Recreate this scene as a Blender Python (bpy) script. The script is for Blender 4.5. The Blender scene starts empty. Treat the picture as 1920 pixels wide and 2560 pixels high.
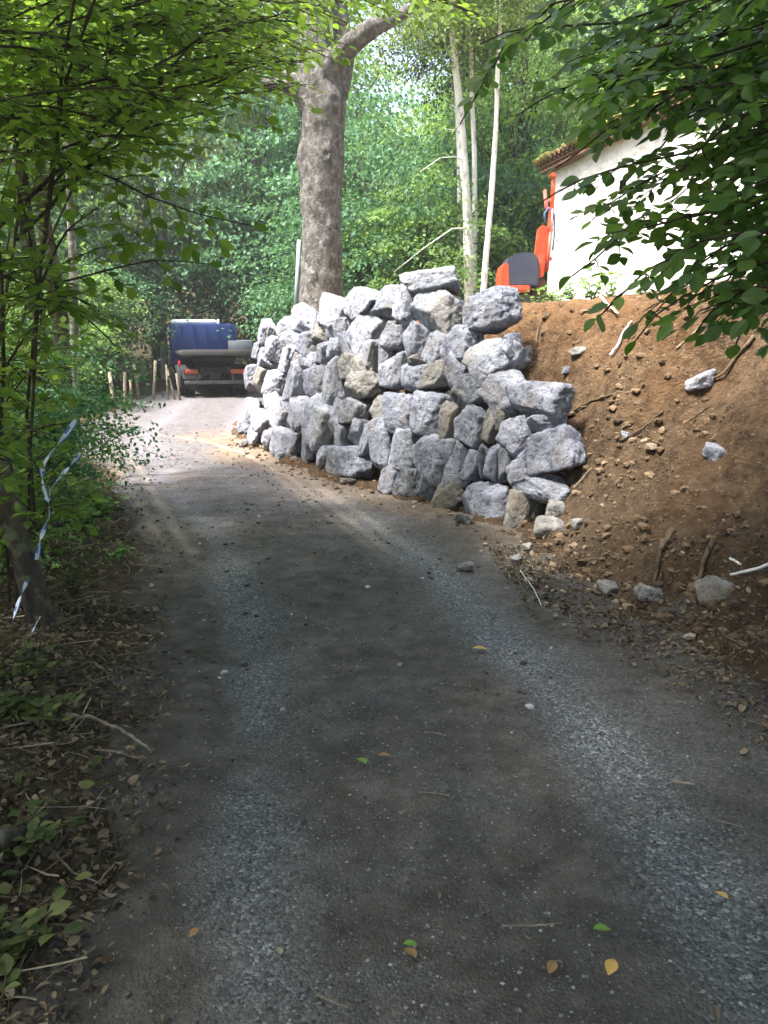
import bpy, math, random
import numpy as np
from mathutils import Vector, Matrix

C = bpy.context.scene.collection
sc = bpy.context.scene
R = math.radians

# ------------------------------------------------------------------ camera
FPX, HOR, EYE = 2009.0, 850.0, 1.6
PITCH = math.atan((1280 - HOR) / FPX)
cam_d = bpy.data.cameras.new('camera')
cam = bpy.data.objects.new('camera', cam_d)
C.objects.link(cam)
cam.location = (0, 0, EYE)
cam.rotation_euler = (math.pi / 2 - PITCH, 0, 0)
cam_d.sensor_fit = 'VERTICAL'
cam_d.sensor_height = 24
cam_d.lens = FPX / 2560 * 24
cam_d.clip_start = 0.05
cam_d.clip_end = 2000
sc.camera = cam
# ------------------------------------------------------------------ light
SUN = Vector((-0.38, -0.22, 0.895)).normalized()
w = bpy.data.worlds.new('World')
sc.world = w
w.use_nodes = True
nt = w.node_tree
bg = nt.nodes['Background']
sky = nt.nodes.new('ShaderNodeTexSky')
sky.sky_type = 'NISHITA'
sky.sun_disc = False
sky.sun_elevation = math.asin(SUN.z)
sky.sun_rotation = math.atan2(SUN.x, SUN.y)
sky.air_density = 1.0
sky.dust_density = 5.0
sky.ozone_density = 1.0
nt.links.new(sky.outputs[0], bg.inputs[0])
bg.inputs[1].default_value = 0.15
sun_d = bpy.data.lights.new('sun', 'SUN')
sun_d.energy = 4.0
sun_d.angle = R(6)
sun_d.color = (1.0, 0.95, 0.88)
sun = bpy.data.objects.new('sun', sun_d)
C.objects.link(sun)
sun.rotation_euler = SUN.to_track_quat('Z', 'Y').to_euler()
sc.view_settings.view_transform = 'Standard'
sc.view_settings.look = 'None'
sc.view_settings.exposure = 2.1
sc.view_settings.gamma = 1
sc.cycles.max_bounces = 7
sc.cycles.diffuse_bounces = 5
sc.cycles.transmission_bounces = 5
sc.cycles.transparent_max_bounces = 4
sc.cycles.caustics_reflective = False
sc.cycles.caustics_refractive = False
sc.cycles.use_denoising = True

# ------------------------------------------------------------------ noise
def _h(i, j, k, s=0):
    n = (i * 374761393 + j * 668265263 + k * 1274126177 + s * 974711 + 1013904223) & 0xffffffff
    n = ((n ^ (n >> 13)) * 1274126177) & 0xffffffff
    n = (n ^ (n >> 16))
    return (n & 0xffff) / 32767.5 - 1.0

def vn(p, s=0):
    p = np.asarray(p, float)
    f = np.floor(p).astype(np.int64)
    t = p - f
    t = t * t * (3 - 2 * t)
    x, y, z = f[..., 0], f[..., 1], f[..., 2]
    tx, ty, tz = t[..., 0], t[..., 1], t[..., 2]
    r = 0
    for a in (0, 1):
        wa = tx if a else 1 - tx
        for b in (0, 1):
            wb = ty if b else 1 - ty
            for c in (0, 1):
                wc = tz if c else 1 - tz
                r = r + _h(x + a, y + b, z + c, s) * wa * wb * wc
    return r

def fbm(p, octv=4, s=0, gain=.5):
    p = np.asarray(p, float)
    r, a = 0, 1.0
    for o in range(octv):
        r = r + a * vn(p * (2.03 ** o) + o * 7.3, s + o)
        a *= gain
    return r

def n2(x, y, sc_=1.0, octv=3, s=0):
    x = np.asarray(x, float); y = np.asarray(y, float)
    return fbm(np.stack([x * sc_, y * sc_, np.zeros_like(x) + .37], -1), octv, s)

def sm(a, b, x):
    t = np.clip((x - a) / (b - a), 0, 1)
    return t * t * (3 - 2 * t)

# ------------------------------------------------------------------ mesh helpers
def link(name, me, mats, parent=None):
    o = bpy.data.objects.new(name, me)
    C.objects.link(o)
    if mats is not None:
        for m in (mats if isinstance(mats, (list, tuple)) else [mats]):
            me.materials.append(m)
    if parent is not None:
        o.parent = parent
    return o

def mesh_np(name, V, faces, smooth=True, mi=None):
    """faces: list of int arrays (M,K)"""
    me = bpy.data.meshes.new(name)
    V = np.asarray(V, np.float32)
    me.vertices.add(len(V))
    me.vertices.foreach_set('co', V.ravel())
    tot = np.concatenate([np.full(len(f), f.shape[1], np.int32) for f in faces])
    idx = np.concatenate([f.ravel() for f in faces]).astype(np.int32)
    st = np.concatenate([[0], np.cumsum(tot)[:-1]]).astype(np.int32)
    me.loops.add(len(idx))
    me.loops.foreach_set('vertex_index', idx)
    me.polygons.add(len(tot))
    me.polygons.foreach_set('loop_start', st)
    me.polygons.foreach_set('loop_total', tot)
    me.polygons.foreach_set('use_smooth', np.full(len(tot), smooth, bool))
    if mi is not None:
        me.polygons.foreach_set('material_index', np.asarray(mi, np.int32))
    me.update(calc_edges=True)
    return me

def vattr(me, name, vals):
    a = me.attributes.new(name, 'FLOAT', 'POINT')
    a.data.foreach_set('value', np.asarray(vals, np.float32))

class MB:
    def __init__(s):
        s.V, s.F, s.M, s.n = [], [], [], 0
    def add(s, V, faces, m=0):
        V = np.asarray(V, float).reshape(-1, 3)
        for f in faces:
            f = np.asarray(f, int)
            if f.size == 0: continue
            if f.ndim == 1: f = f[None]
            s.F.append(f + s.n); s.M.append(np.full(len(f), m))
        s.V.append(V); s.n += len(V)
        return s
    def box(s, c, d, rot=None, m=0, bev=0.0):
        x, y, z = [q / 2 for q in d]
        b = min(bev, x * .9, y * .9, z * .9)
        if b <= 0:
            V = np.array([[i, j, k] for i in (-x, x) for j in (-y, y) for k in (-z, z)])
            F = [[0, 1, 3, 2], [4, 6, 7, 5], [0, 4, 5, 1], [2, 3, 7, 6], [0, 2, 6, 4], [1, 5, 7, 3]]
            F = [np.array(F)]
        else:
            import bmesh
            bm = bmesh.new()
            bmesh.ops.create_cube(bm, size=1, matrix=Matrix.Diagonal((2 * x, 2 * y, 2 * z, 1)))
            bmesh.ops.bevel(bm, geom=bm.edges[:], offset=b, segments=2, affect='EDGES', profile=.5)
            bm.verts.index_update()
            V = np.array([v.co[:] for v in bm.verts])
            F = [np.array([v.index for v in f.verts]) for f in bm.faces]
            bm.free()
        if rot is not None:
            V = V @ np.array(rot.to_3x3()).T
        return s.add(V + np.array(c), F, m)
    def tube(s, P, r, n=8, m=0, cap=True, wob=0.0, seed=0):
        P = np.asarray(P, float); k = len(P)
        r = np.broadcast_to(np.asarray(r, float), (k,))
        T = np.gradient(P, axis=0)
        T /= np.linalg.norm(T, axis=1)[:, None] + 1e-9
        up = np.array([0, 0, 1.]) if abs(T[0][2]) < .9 else np.array([1., 0, 0])
        A = np.cross(T[0], up); A /= np.linalg.norm(A)
        V = []
        for i in range(k):
            A = A - T[i] * A.dot(T[i]); A /= np.linalg.norm(A) + 1e-9
            B = np.cross(T[i], A)
            a = np.arange(n) * 2 * math.pi / n
            ring = P[i] + r[i] * (np.cos(a)[:, None] * A + np.sin(a)[:, None] * B)
            V.append(ring)
        V = np.concatenate(V)
        if wob:
            cen = np.repeat(P, n, 0); rr = np.repeat(r, n)[:, None]
            nn = (V - cen) / (rr + 1e-9)
            V = V + nn * (fbm(V * np.array([3, 3, 1.3]) + seed * 3.7, 3, seed) * wob)[:, None] * rr
        q = []
        j = np.arange(n)
        for i in range(k - 1):
            q.append(np.stack([i * n + j, i * n + (j + 1) % n, (i + 1) * n + (j + 1) % n, (i + 1) * n + j], 1))
        F = [np.concatenate(q)]
        if cap:
            F += [np.arange(n)[::-1][None], (np.arange(n) + (k - 1) * n)[None]]
        return s.add(V, F, m)
    def cyl(s, a, b, r, n=16, m=0):
        return s.tube([a, b], [r, r], n, m)
    def build(s, name, mats, parent=None, smooth=True, auto=None):
        V = np.concatenate(s.V)
        ks = {}
        for f, m in zip(s.F, s.M):
            ks.setdefault(f.shape[1], []).append((f, m))
        fs, ms = [], []
        for k, l in ks.items():
            fs.append(np.concatenate([a for a, _ in l])); ms.append(np.concatenate([b for _, b in l]))
        me = mesh_np(name, V, fs, smooth, np.concatenate(ms))
        if auto:
            try:
                me.set_sharp_from_angle(angle=R(auto))
            except Exception:
                pass
        return link(name, me, mats, parent)

def tag(o, label, cat, group=None, kind=None):
    if label: o['label'] = label
    if cat: o['category'] = cat
    if group: o['group'] = group
    if kind: o['kind'] = kind
    return o

def empty(name, loc, rz=0, label=None, cat=None, group=None):
    o = bpy.data.objects.new(name, None)
    C.objects.link(o)
    o.location = loc
    o.rotation_euler = (0, 0, rz)
    return tag(o, label, cat, group)

def copy_tree(o, parent=None):
    c = o.copy(); C.objects.link(c)
    if parent is not None: c.parent = parent
    for ch in list(o.children):
        copy_tree(ch, c)
    return c

def pxp(px, py, Y):
    """world point seen at photo pixel (px,py) at world depth Y"""
    a = (px - 960) / FPX; b = -(py - 1280) / FPX
    cp, sp = math.cos(PITCH), math.sin(PITCH)
    d = np.array([a, cp + b * sp, -sp + b * cp])
    return np.array([0, 0, EYE]) + d * (Y / d[1])

# ------------------------------------------------------------------ terrain
TOE = np.array([(2.8, -9), (2.55, 0), (2.25, 2.4), (1.95, 3.8), (1.42, 4.9), (1.2, 5.9), (1.12, 6.77), (-0.67, 9.55), (-2.16, 12.6), (-2.7, 14.5), (-2.8, 17), (-2.5, 20), (-1.6, 25), (1.5, 34), (8, 60)], float)
LFT = np.array([(-.75, -9), (-.74, 1.5), (-.82, 2.1), (-.95, 2.7), (-1.2, 3.7), (-1.75, 5.8), (-3.25, 9.8), (-4.35, 11.7), (-5.5, 15), (-6.2, 18), (-6.9, 24), (-7.2, 30), (-5, 42), (0, 60)], float)

def sdist(x, y, PL):
    x = np.asarray(x, float); y = np.asarray(y, float)
    best = np.full(x.shape, 1e9); sg = np.ones(x.shape); yn = np.zeros(x.shape)
    for a, b in zip(PL[:-1], PL[1:]):
        d = b - a; L = d.dot(d)
        t = np.clip(((x - a[0]) * d[0] + (y - a[1]) * d[1]) / L, 0, 1)
        qx = a[0] + t * d[0]; qy = a[1] + t * d[1]
        dd = np.hypot(x - qx, y - qy)
        cr = d[0] * (y - a[1]) - d[1] * (x - a[0])
        m = dd < best
        best = np.where(m, dd, best); sg = np.where(m, np.where(cr < 0, 1., -1.), sg); yn = np.where(m, qy, yn)
    return best * sg, yn

def H(x, y):
    x = np.asarray(x, float); y = np.asarray(y, float)
    d, yn = sdist(x, y, TOE)
    dl, _ = sdist(x, y, LFT)
    wl = sm(6.0, 7.0, yn) * (1 - sm(18, 22, yn))
    slope = .82 + 1.9 * wl
    slope = np.where(yn > 20, .6, slope)
    off = .36 * wl
    top = 1.86 + .10 * sm(0, 3, d) + .28 * sm(3.2, 5.2, d) * sm(1.5, 3.5, x) + .25 * sm(3.0, 6, x) - .25 * sm(11, 15, yn) * (1 - sm(1.0, 2.5, d))
    z = np.minimum(slope * np.maximum(d - off, 0), top)
    # soften the crest
    z = z - .12 * np.exp(-((slope * np.maximum(d - off, 0) - top) / .35) ** 2)
    z = np.maximum(z, 0)
    lv = np.maximum(-dl, 0)
    z = z + .16 * sm(0, .7, lv) + .10 * sm(.5, 3, lv) * (1 - sm(3, 7, lv)) + n2(x, y, .8, 3, 5) * .07 * sm(0, .8, lv)
    z = z + n2(x, y, .35, 2, 9) * .03
    far = np.maximum(np.hypot(x * .9, y) - 38, 0)
    z = z + .28 * far * (1 - .45 * sm(0, 90, far)) + .25 * n2(x, y, .12, 2, 3) * sm(2, 12, far)
    return z

def ghit(px, py, off=0.0):
    a = (px - 960) / FPX; b = -(py - 1280) / FPX
    cp, sp = math.cos(PITCH), math.sin(PITCH)
    d = np.array([a, cp + b * sp, -sp + b * cp])
    t = np.arange(1.0, 45, .01)
    P = np.array([0, 0, EYE]) + t[:, None] * d
    g = P[:, 2] - (H(P[:, 0], P[:, 1]) + off)
    k = np.argmax(g < 0) if (g < 0).any() else len(t) - 1
    return P[k]

# ------------------------------------------------------------------ materials
def new_mat(name):
    m = bpy.data.materials.new(name); m.use_nodes = True
    nt = m.node_tree
    for n in list(nt.nodes):
        if n.type != 'OUTPUT_MATERIAL': nt.nodes.remove(n)
    return m, nt, nt.nodes['Material Output'] if 'Material Output' in nt.nodes else nt.nodes[0]

class NT:
    def __init__(s, name):
        s.m, s.t, s.out = new_mat(name)
    def n(s, ty, **kw):
        nd = s.t.nodes.new(ty)
        for k, v in kw.items(): setattr(nd, k, v)
        return nd
    def l(s, a, b): s.t.links.new(a, b)
    def obj(s):
        tc = s.n('ShaderNodeTexCoord'); oi = s.n('ShaderNodeObjectInfo')
        ml = s.n('ShaderNodeVectorMath', operation='MULTIPLY_ADD')
        cb = s.n('ShaderNodeCombineXYZ')
        for i in range(3): s.l(oi.outputs['Random'], cb.inputs[i])
        ml.inputs[1].default_value = (37, 53, 71)
        s.l(cb.outputs[0], ml.inputs[0]); s.l(tc.outputs['Object'], ml.inputs[2])
        return ml.outputs[0]
    def pos(s):
        return s.n('ShaderNodeTexCoord').outputs['Object']
    def noise(s, vec, scale, det=6, rough=.6, dist=0):
        nd = s.n('ShaderNodeTexNoise')
        nd.inputs['Scale'].default_value = scale; nd.inputs['Detail'].default_value = det
        nd.inputs['Roughness'].default_value = rough; nd.inputs['Distortion'].default_value = dist
        if vec is not None: s.l(vec, nd.inputs['Vector'])
        return nd.outputs['Fac']
    def vor(s, vec, scale, feat='F1', out='Distance', rnd=1):
        nd = s.n('ShaderNodeTexVoronoi', feature=feat)
        nd.inputs['Scale'].default_value = scale; nd.inputs['Randomness'].default_value = rnd
        s.l(vec, nd.inputs['Vector'])
        return nd.outputs[out]
    def ramp(s, fac, stops, interp='LINEAR'):
        nd = s.n('ShaderNodeValToRGB'); cr = nd.color_ramp; cr.interpolation = interp
        while len(cr.elements) < len(stops): cr.elements.new(.5)
        for e, (p, c) in zip(cr.elements, stops):
            e.position = p
            e.color = (c, c, c, 1) if isinstance(c, (int, float)) else (*c, 1)
        s.l(fac, nd.inputs[0]); return nd.outputs[0]
    def mix(s, f, a, b, mode='MIX'):
        nd = s.n('ShaderNodeMix', data_type='RGBA', blend_type=mode)
        for sock, v in ((nd.inputs[0], f), (nd.inputs[6], a), (nd.inputs[7], b)):
            if isinstance(v, (int, float)): sock.default_value = v
            elif isinstance(v, tuple): sock.default_value = (*v, 1)
            else: s.l(v, sock)
        return nd.outputs[2]
    def math(s, op, a, b=None):
        nd = s.n('ShaderNodeMath', operation=op)
        for i, v in enumerate((a, b)):
            if v is None: continue
            if isinstance(v, (int, float)): nd.inputs[i].default_value = v
            else: s.l(v, nd.inputs[i])
        return nd.outputs[0]
    def bump(s, h, st=.5, dist=.02, nrm=None):
        nd = s.n('ShaderNodeBump'); nd.inputs['Strength'].default_value = st; nd.inputs['Distance'].default_value = dist
        s.l(h, nd.inputs['Height'])
        if nrm is not None: s.l(nrm, nd.inputs['Normal'])
        return nd.outputs[0]
    def attr(s, name):
        nd = s.n('ShaderNodeAttribute'); nd.attribute_name = name; return nd.outputs['Fac']
    def fin(s, col, rough=.9, nrm=None, spec=.3, metal=0, coat=0):
        p = s.n('ShaderNodeBsdfPrincipled')
        if isinstance(col, tuple): p.inputs['Base Color'].default_value = (*col, 1)
        else: s.l(col, p.inputs['Base Color'])
        if isinstance(rough, (int, float)): p.inputs['Roughness'].default_value = rough
        else: s.l(rough, p.inputs['Roughness'])
        p.inputs['Specular IOR Level'].default_value = spec
        p.inputs['Metallic'].default_value = metal
        p.inputs['Coat Weight'].default_value = coat
        if nrm is not None: s.l(nrm, p.inputs['Normal'])
        s.l(p.outputs[0], s.out.inputs[0])
        return s.m

def m_rock(name, dark, mid, pale, stain):
    t = NT(name); v = t.obj()
    a = t.noise(v, 4.5, 9, .72); b = t.noise(v, 16, 6, .7); c = t.noise(v, 1.8, 4, .6); g = t.noise(v, 60, 4, .7)
    cr = t.vor(v, 3.4, 'DISTANCE_TO_EDGE')
    col = t.ramp(a, [(.30, tuple((p + q) / 2 for p, q in zip(dark, mid))), (.46, mid), (.60, pale)])
    col = t.mix(t.ramp(b, [(.36, .9), (.48, 0.)]), col, tuple(q * .8 for q in dark))
    col = t.mix(t.ramp(b, [(.56, 0.), (.68, .5)]), col, tuple(min(1, q * 1.25) for q in pale))
    col = t.mix(t.ramp(c, [(.54, 0.), (.66, .6)]), col, stain)
    col = t.mix(t.ramp(g, [(.36, .45), (.45, 0.)]), col, dark)
    h = t.math('ADD', t.math('MULTIPLY', b, 1.), t.math('MULTIPLY', g, .35))
    h = t.math('ADD', h, t.math('MULTIPLY', t.ramp(cr, [(0, 0.), (.03, 1.)]), .12))
    return t.fin(col, .93, t.bump(h, 1., .035), .2)

ROCKM = {
    'grey': m_rock('limestone_grey', (.085, .092, .118), (.225, .238, .295), (.37, .387, .46), (.25, .22, .19)),
    'pale': m_rock('limestone_pale', (.13, .138, .17), (.28, .295, .355), (.43, .445, .51), (.36, .32, .27)),
    'tan': m_rock('limestone_tan', (.10, .095, .09), (.20, .192, .185), (.32, .31, .30), (.24, .195, .145)),
    'dark': m_rock('limestone_dark', (.06, .065, .075), (.16, .17, .195), (.28, .29, .33), (.18, .16, .14)),
}

def m_soil():
    t = NT('excavated_soil'); v = t.pos()
    a = t.noise(v, 1.3, 5, .6); b = t.noise(v, 9, 8, .7); c = t.noise(v, 38, 4, .6)
    col = t.ramp(b, [(.34, (.030, .018, .011)), (.46, (.105, .068, .040)), (.62, (.190, .122, .072)), (.8, (.28, .195, .12))])  # darkest tone sits in the hollows, cavity shade put into the colour
    col = t.mix(t.ramp(a, [(.45, 0.), (.66, .6)]), col, (.175, .092, .042))
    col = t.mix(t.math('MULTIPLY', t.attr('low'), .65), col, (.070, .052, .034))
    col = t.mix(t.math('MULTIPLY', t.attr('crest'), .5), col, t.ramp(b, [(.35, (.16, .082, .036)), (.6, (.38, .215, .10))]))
    col = t.mix(t.ramp(c, [(.62, 0.), (.70, .6)]), col, (.42, .34, .25))
    h = t.math('ADD', b, t.math('MULTIPLY', c, .35))
    return t.fin(col, .95, t.bump(h, 1, .09), .15)

def m_road():
    t = NT('gravel_track_surface'); v = t.pos()
    tr = t.attr('track'); ed = t.attr('edge'); cl = t.attr('clay')
    st = t.vor(v, 105, out='Color'); stv = t.n('ShaderNodeSeparateColor'); t.l(st, stv.inputs[0])
    sv = stv.outputs[0]
    big = t.noise(v, 1.1, 5, .65); med = t.noise(v, 6, 6, .7); fine = t.noise(v, 60, 4, .7)
    grav = t.ramp(sv, [(0., (.045, .050, .054)), (.45, (.098, .108, .117)), (.85, (.17, .185, .198)), (1., (.34, .35, .36))])
    dirt = t.ramp(med, [(.3, (.034, .030, .025)), (.55, (.076, .069, .060)), (.75, (.125, .114, .10))])
    f = t.math('ADD', t.ramp(big, [(.45, .0), (.70, .35)]), t.math('MULTIPLY', tr, .75))
    f = t.math('SUBTRACT', f, t.math('MULTIPLY', ed, .95)); f = t.math('MAXIMUM', t.math('MINIMUM', f, 1.), 0.)
    col = t.mix(f, dirt, grav)
    # dusty ruts up the lane, also paled to stand in for clearing light
    dust_lit = t.attr('dust_lit')
    du = t.math('MULTIPLY', dust_lit, t.math('ADD', .55, t.math('MULTIPLY', tr, .45)))
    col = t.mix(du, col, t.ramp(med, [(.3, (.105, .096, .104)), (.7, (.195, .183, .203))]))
    col = t.mix(t.math('MULTIPLY', cl, .8), col, t.ramp(med, [(.3, (.15, .10, .060)), (.7, (.27, .195, .125))]))
    col = t.mix(t.ramp(fine, [(.66, 0.), (.74, .35)]), col, (.30, .29, .27))
    tm = t.attr('tyre')
    col = t.mix(t.math('MULTIPLY', tm, .85), col, t.ramp(med, [(.3, (.25, .205, .165)), (.7, (.38, .325, .27))]))
    h = t.math('ADD', t.math('MULTIPLY', t.vor(v, 105), -.5), t.math('MULTIPLY', fine, .5))
    h = t.math('ADD', h, t.math('MULTIPLY', t.vor(v, 48), -.4)); h = t.math('ADD', h, t.math('MULTIPLY', med, 1.2))
    return t.fin(col, .9, t.bump(h, .9, .011), .25)

def m_floor():
    t = NT('forest_floor'); v = t.pos()
    a = t.noise(v, 5, 7, .7); b = t.noise(v, 30, 5, .7); c = t.noise(v, .8, 3)
    col = t.ramp(a, [(.3, (.030, .022, .015)), (.5, (.075, .055, .036)), (.7, (.13, .098, .062))])
    col = t.mix(t.ramp(b, [(.55, 0.), (.68, .6)]), col, (.17, .13, .085))
    col = t.mix(t.ramp(c, [(.48, 0.), (.66, .6)]), col, (.045, .065, .025))
    h = t.math('ADD', a, t.math('MULTIPLY', b, .6))
    return t.fin(col, .95, t.bump(h, 1, .05), .15)

def m_bark(name, dark, mid, pale, sx=6, lich=None, st=.8):
    t = NT(name); v = t.obj()
    mp = t.n('ShaderNodeMapping'); mp.inputs['Scale'].default_value = (1, 1, .55); t.l(v, mp.inputs[0])
    a = t.noise(mp.outputs[0], sx, 8, .7, .4); b = t.noise(v, sx * 5, 5, .6); c = t.noise(v, sx * .9, 4, .6)
    col = t.ramp(a, [(.32, dark), (.5, mid), (.66, pale)])
    if lich: col = t.mix(t.ramp(c, [(.54, 0.), (.62, .75)]), col, lich)
    col = t.mix(t.ramp(b, [(.3, .5), (.42, 0.)]), col, dark)
    h = t.math('ADD', a, t.math('MULTIPLY', b, .4))
    return t.fin(col, .9, t.bump(h, st, .07 if st >= 1 else .04), .2)

def m_leaf(name, c1, c2, c3, trans=.35, rough=.5, spec=.3):
    t = NT(name)
    g = t.n('ShaderNodeNewGeometry')
    r = g.outputs['Random Per Island']
    col = t.ramp(r, [(0., c1), (.5, c2), (.93, c3), (1., tuple(min(1, q * 1.5) for q in c3))])
    v = t.pos(); big = t.noise(v, .8, 3)
    col = t.mix(t.ramp(big, [(.38, .0), (.62, .55)]), col, tuple((a + b) * .62 for a, b in zip(c2, c3)))
    p = t.n('ShaderNodeBsdfPrincipled'); t.l(col, p.inputs['Base Color'])
    p.inputs['Roughness'].default_value = rough; p.inputs['Specular IOR Level'].default_value = spec
    tl = t.n('ShaderNodeBsdfTranslucent')
    t.l(t.mix(.6, col, t.mix(1., col, (1.5, 1.5, .5), 'MULTIPLY')), tl.inputs[0])
    mx = t.n('ShaderNodeMixShader'); mx.inputs[0].default_value = trans
    t.l(p.outputs[0], mx.inputs[1]); t.l(tl.outputs[0], mx.inputs[2]); t.l(mx.outputs[0], t.out.inputs[0])
    return t.m

def m_plain(name, col, rough=.5, metal=0, dirt=None, ds=8, coat=0, bump=0):
    t = NT(name)
    if dirt is None: return t.fin(col, rough, None, .4, metal, coat)
    v = t.pos(); a = t.noise(v, ds, 6, .7); b = t.noise(v, ds * .3, 3)
    f = t.math('MULTIPLY', t.ramp(a, [(.45, 0.), (.7, .8)]), t.ramp(b, [(.35, .2), (.65, 1.)]))
    c = t.mix(f, col, dirt)
    rr = t.math('ADD', rough, t.math('MULTIPLY', f, .3))
    return t.fin(c, rr, t.bump(a, bump, .01) if bump else None, .4, metal, coat)

M = dict(
    soil=m_soil(), road=m_road(), floor=m_floor(),
    oak=m_bark('oak_bark', (.040, .037, .034), (.125, .116, .106), (.215, .202, .186), 9, (.27, .265, .25), 1.),
    pale_bark=m_bark('pale_bark', (.30, .28, .25), (.76, .74, .70), (.85, .84, .82), 5, (.80, .78, .74), .5),
    dark_bark=m_bark('dark_bark', (.022, .018, .014), (.06, .048, .036), (.12, .10, .075), 8, (.13, .15, .09), .8),
    hazel=m_bark('hazel_bark', (.022, .018, .012), (.060, .050, .032), (.115, .10, .065), 14, (.07, .085, .035), .5),
    twig=m_bark('twig_bark', (.035, .028, .02), (.075, .062, .045), (.12, .10, .075), 20),
    birch_bark=m_bark('birch_bark', (.03, .026, .022), (.20, .18, .155), (.62, .60, .56), 7, (.09, .08, .065), .5),
    root=m_bark('root_bark', (.045, .032, .022), (.12, .085, .055), (.22, .165, .11), 14),
    dry=m_bark('dry_wood', (.10, .08, .055), (.24, .195, .145), (.40, .34, .27), 14),
    leaf_far=m_leaf('leaf_far', (.058, .120, .036), (.112, .205, .064), (.21, .32, .11), .42, .6, .2),
    leaf_far2=m_leaf('leaf_far_yellowish', (.065, .110, .030), (.120, .180, .050), (.22, .28, .10), .4, .6, .2),
    leaf_teal=m_leaf('leaf_teal', (.030, .085, .042), (.058, .145, .075), (.12, .23, .125), .35, .6, .2),
    leaf_hazel=m_leaf('leaf_hazel', (.085, .155, .024), (.140, .240, .042), (.21, .31, .062), .62, .55, .25),
    leaf_beech=m_leaf('leaf_beech', (.055, .120, .028), (.095, .190, .046), (.150, .255, .068), .6, .38, .45),
    leaf_weed=m_leaf('leaf_weed', (.08, .18, .04), (.13, .26, .06), (.20, .34, .09), .4),
    litter=m_leaf('leaf_litter', (.018, .014, .010), (.062, .046, .030), (.24, .185, .125), .05, .8, .15),
    ivy=m_leaf('leaf_ivy', (.026, .045, .012), (.055, .078, .020), (.12, .13, .04), .2, .5, .3),
)

# ------------------------------------------------------------------ leaves
_ol = [(.10, .10), (.215, .22), (.30, .38), (.325, .54), (.275, .70), (.16, .86)]
_tn, _tf = [(0, 0, 0)], []
for _x, _y in _ol: _tn += [(-_x, _y, .16 * _x - .09 * _y * _y), (0, _y + .02, -.09 * _y * _y), (_x, _y, .16 * _x - .09 * _y * _y)]
_tn.append((0, 1, -.10)); _e = len(_tn) - 1
_tf += [(0, 2, 1), (0, 3, 2)]
for _k in range(5):
    _a = 1 + 3 * _k; _b = _a + 3
    _tf += [(_a, _a + 1, _b + 1), (_a, _b + 1, _b), (_a + 1, _a + 2, _b + 2), (_a + 1, _b + 2, _b + 1)]
_tf += [(16, 17, _e), (17, 18, _e)]
TN = np.array(_tn, float); TNF = np.array(_tf)
TF = np.array([(0, 0, 0), (-.34, .5, .06), (0, 1, -.03), (.34, .5, .06)], float)
TFF = np.array([(0, 3, 2), (0, 2, 1)])

def nrmz(a):
    return a / (np.linalg.norm(a, axis=-1, keepdims=True) + 1e-9)

def leaf_geo(P, D, Nn, L, near=False, wv=(.78, 1.12)):
    _r = np.random.default_rng(len(P))
    T, F = (TN, TNF) if near else (TF, TFF)
    D = nrmz(D); X = nrmz(np.cross(D, Nn)); Z = np.cross(X, D)
    X = X * _r.uniform(wv[0], wv[1], len(P))[:, None]; Z = Z * (1 + (3.5 if wv[0] < .5 else .8) * _r.normal(size=len(P)))[:, None]
    L = np.broadcast_to(L, (len(P),))[:, None, None]
    V = P[:, None, :] + L * (T[None, :, 0:1] * X[:, None] + T[None, :, 1:2] * D[:, None] + T[None, :, 2:3] * Z[:, None])
    k = len(T)
    FF = (F[None] + (np.arange(len(P)) * k)[:, None, None]).reshape(-1, 3)
    return V.reshape(-1, 3), FF

def leaf_obj(name, P, D, Nn, L, mat, parent=None, near=False, wv=(.78, 1.12)):
    V, F = leaf_geo(P, D, Nn, L, near, wv)
    return link(name, mesh_np(name, V, [F], False), mat, parent)

TARGET = (-5.6, 9.0, 5.6, 24)   # the sunny clearing: wall, bank top, barn
def sun_gap(P, rng, keep=.03):
    """keep a clear hole in near crowns over the clearing (where the real canopy is open)"""
    s = np.array(SUN); t = (P[:, 2] - 1.6) / s[2]
    q = P - s * t[:, None]
    e = 1.2 * n2(P[:, 0], P[:, 1], .5, 2, 4)
    yy = q[:, 1] - .2 * q[:, 0] + e * .8 + 1.2 * (q[:, 0] < -1.2)
    pr = sm(3.0, 7.6, yy) * (q[:, 0] > TARGET[0] - .3 * (q[:, 1] - 9) + e) * (q[:, 0] < TARGET[1]) * (q[:, 1] < TARGET[3]) * (P[:, 2] > 3)
    return rng.random(len(P)) > pr * (1 - keep)

def crown_pts(rng, c, r, ncl, per, ls, rc=.7, flat=.35, droop=.35, inner=.5, outw=.5):
    d = nrmz(rng.normal(size=(ncl, 3)))
    rad = rng.random(ncl) ** inner
    cc = np.array(c) + d * rad[:, None] * np.array(r)
    cr = rc * (.6 + .8 * rng.random(ncl))
    P = np.repeat(cc, per, 0)
    CR = np.repeat(cr, per)[:, None]
    off = rng.normal(size=(len(P), 3)) * .5 * np.array([1, 1, flat]) * CR
    # clusters droop away from the trunk
    out = np.repeat(nrmz((cc - np.array(c)) * np.array([1, 1, .2])), per, 0)
    off[:, 2] -= droop * (off * out).sum(1)
    P = P + off
    D = out * outw + rng.normal(size=P.shape) * .6; D[:, 2] -= .25
    Nn = np.array([0, 0, 1.]) + out * .35 + rng.normal(size=P.shape) * .45
    L = ls * (.65 + .7 * rng.random(len(P)))
    return P, D, Nn, L, cc

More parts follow.
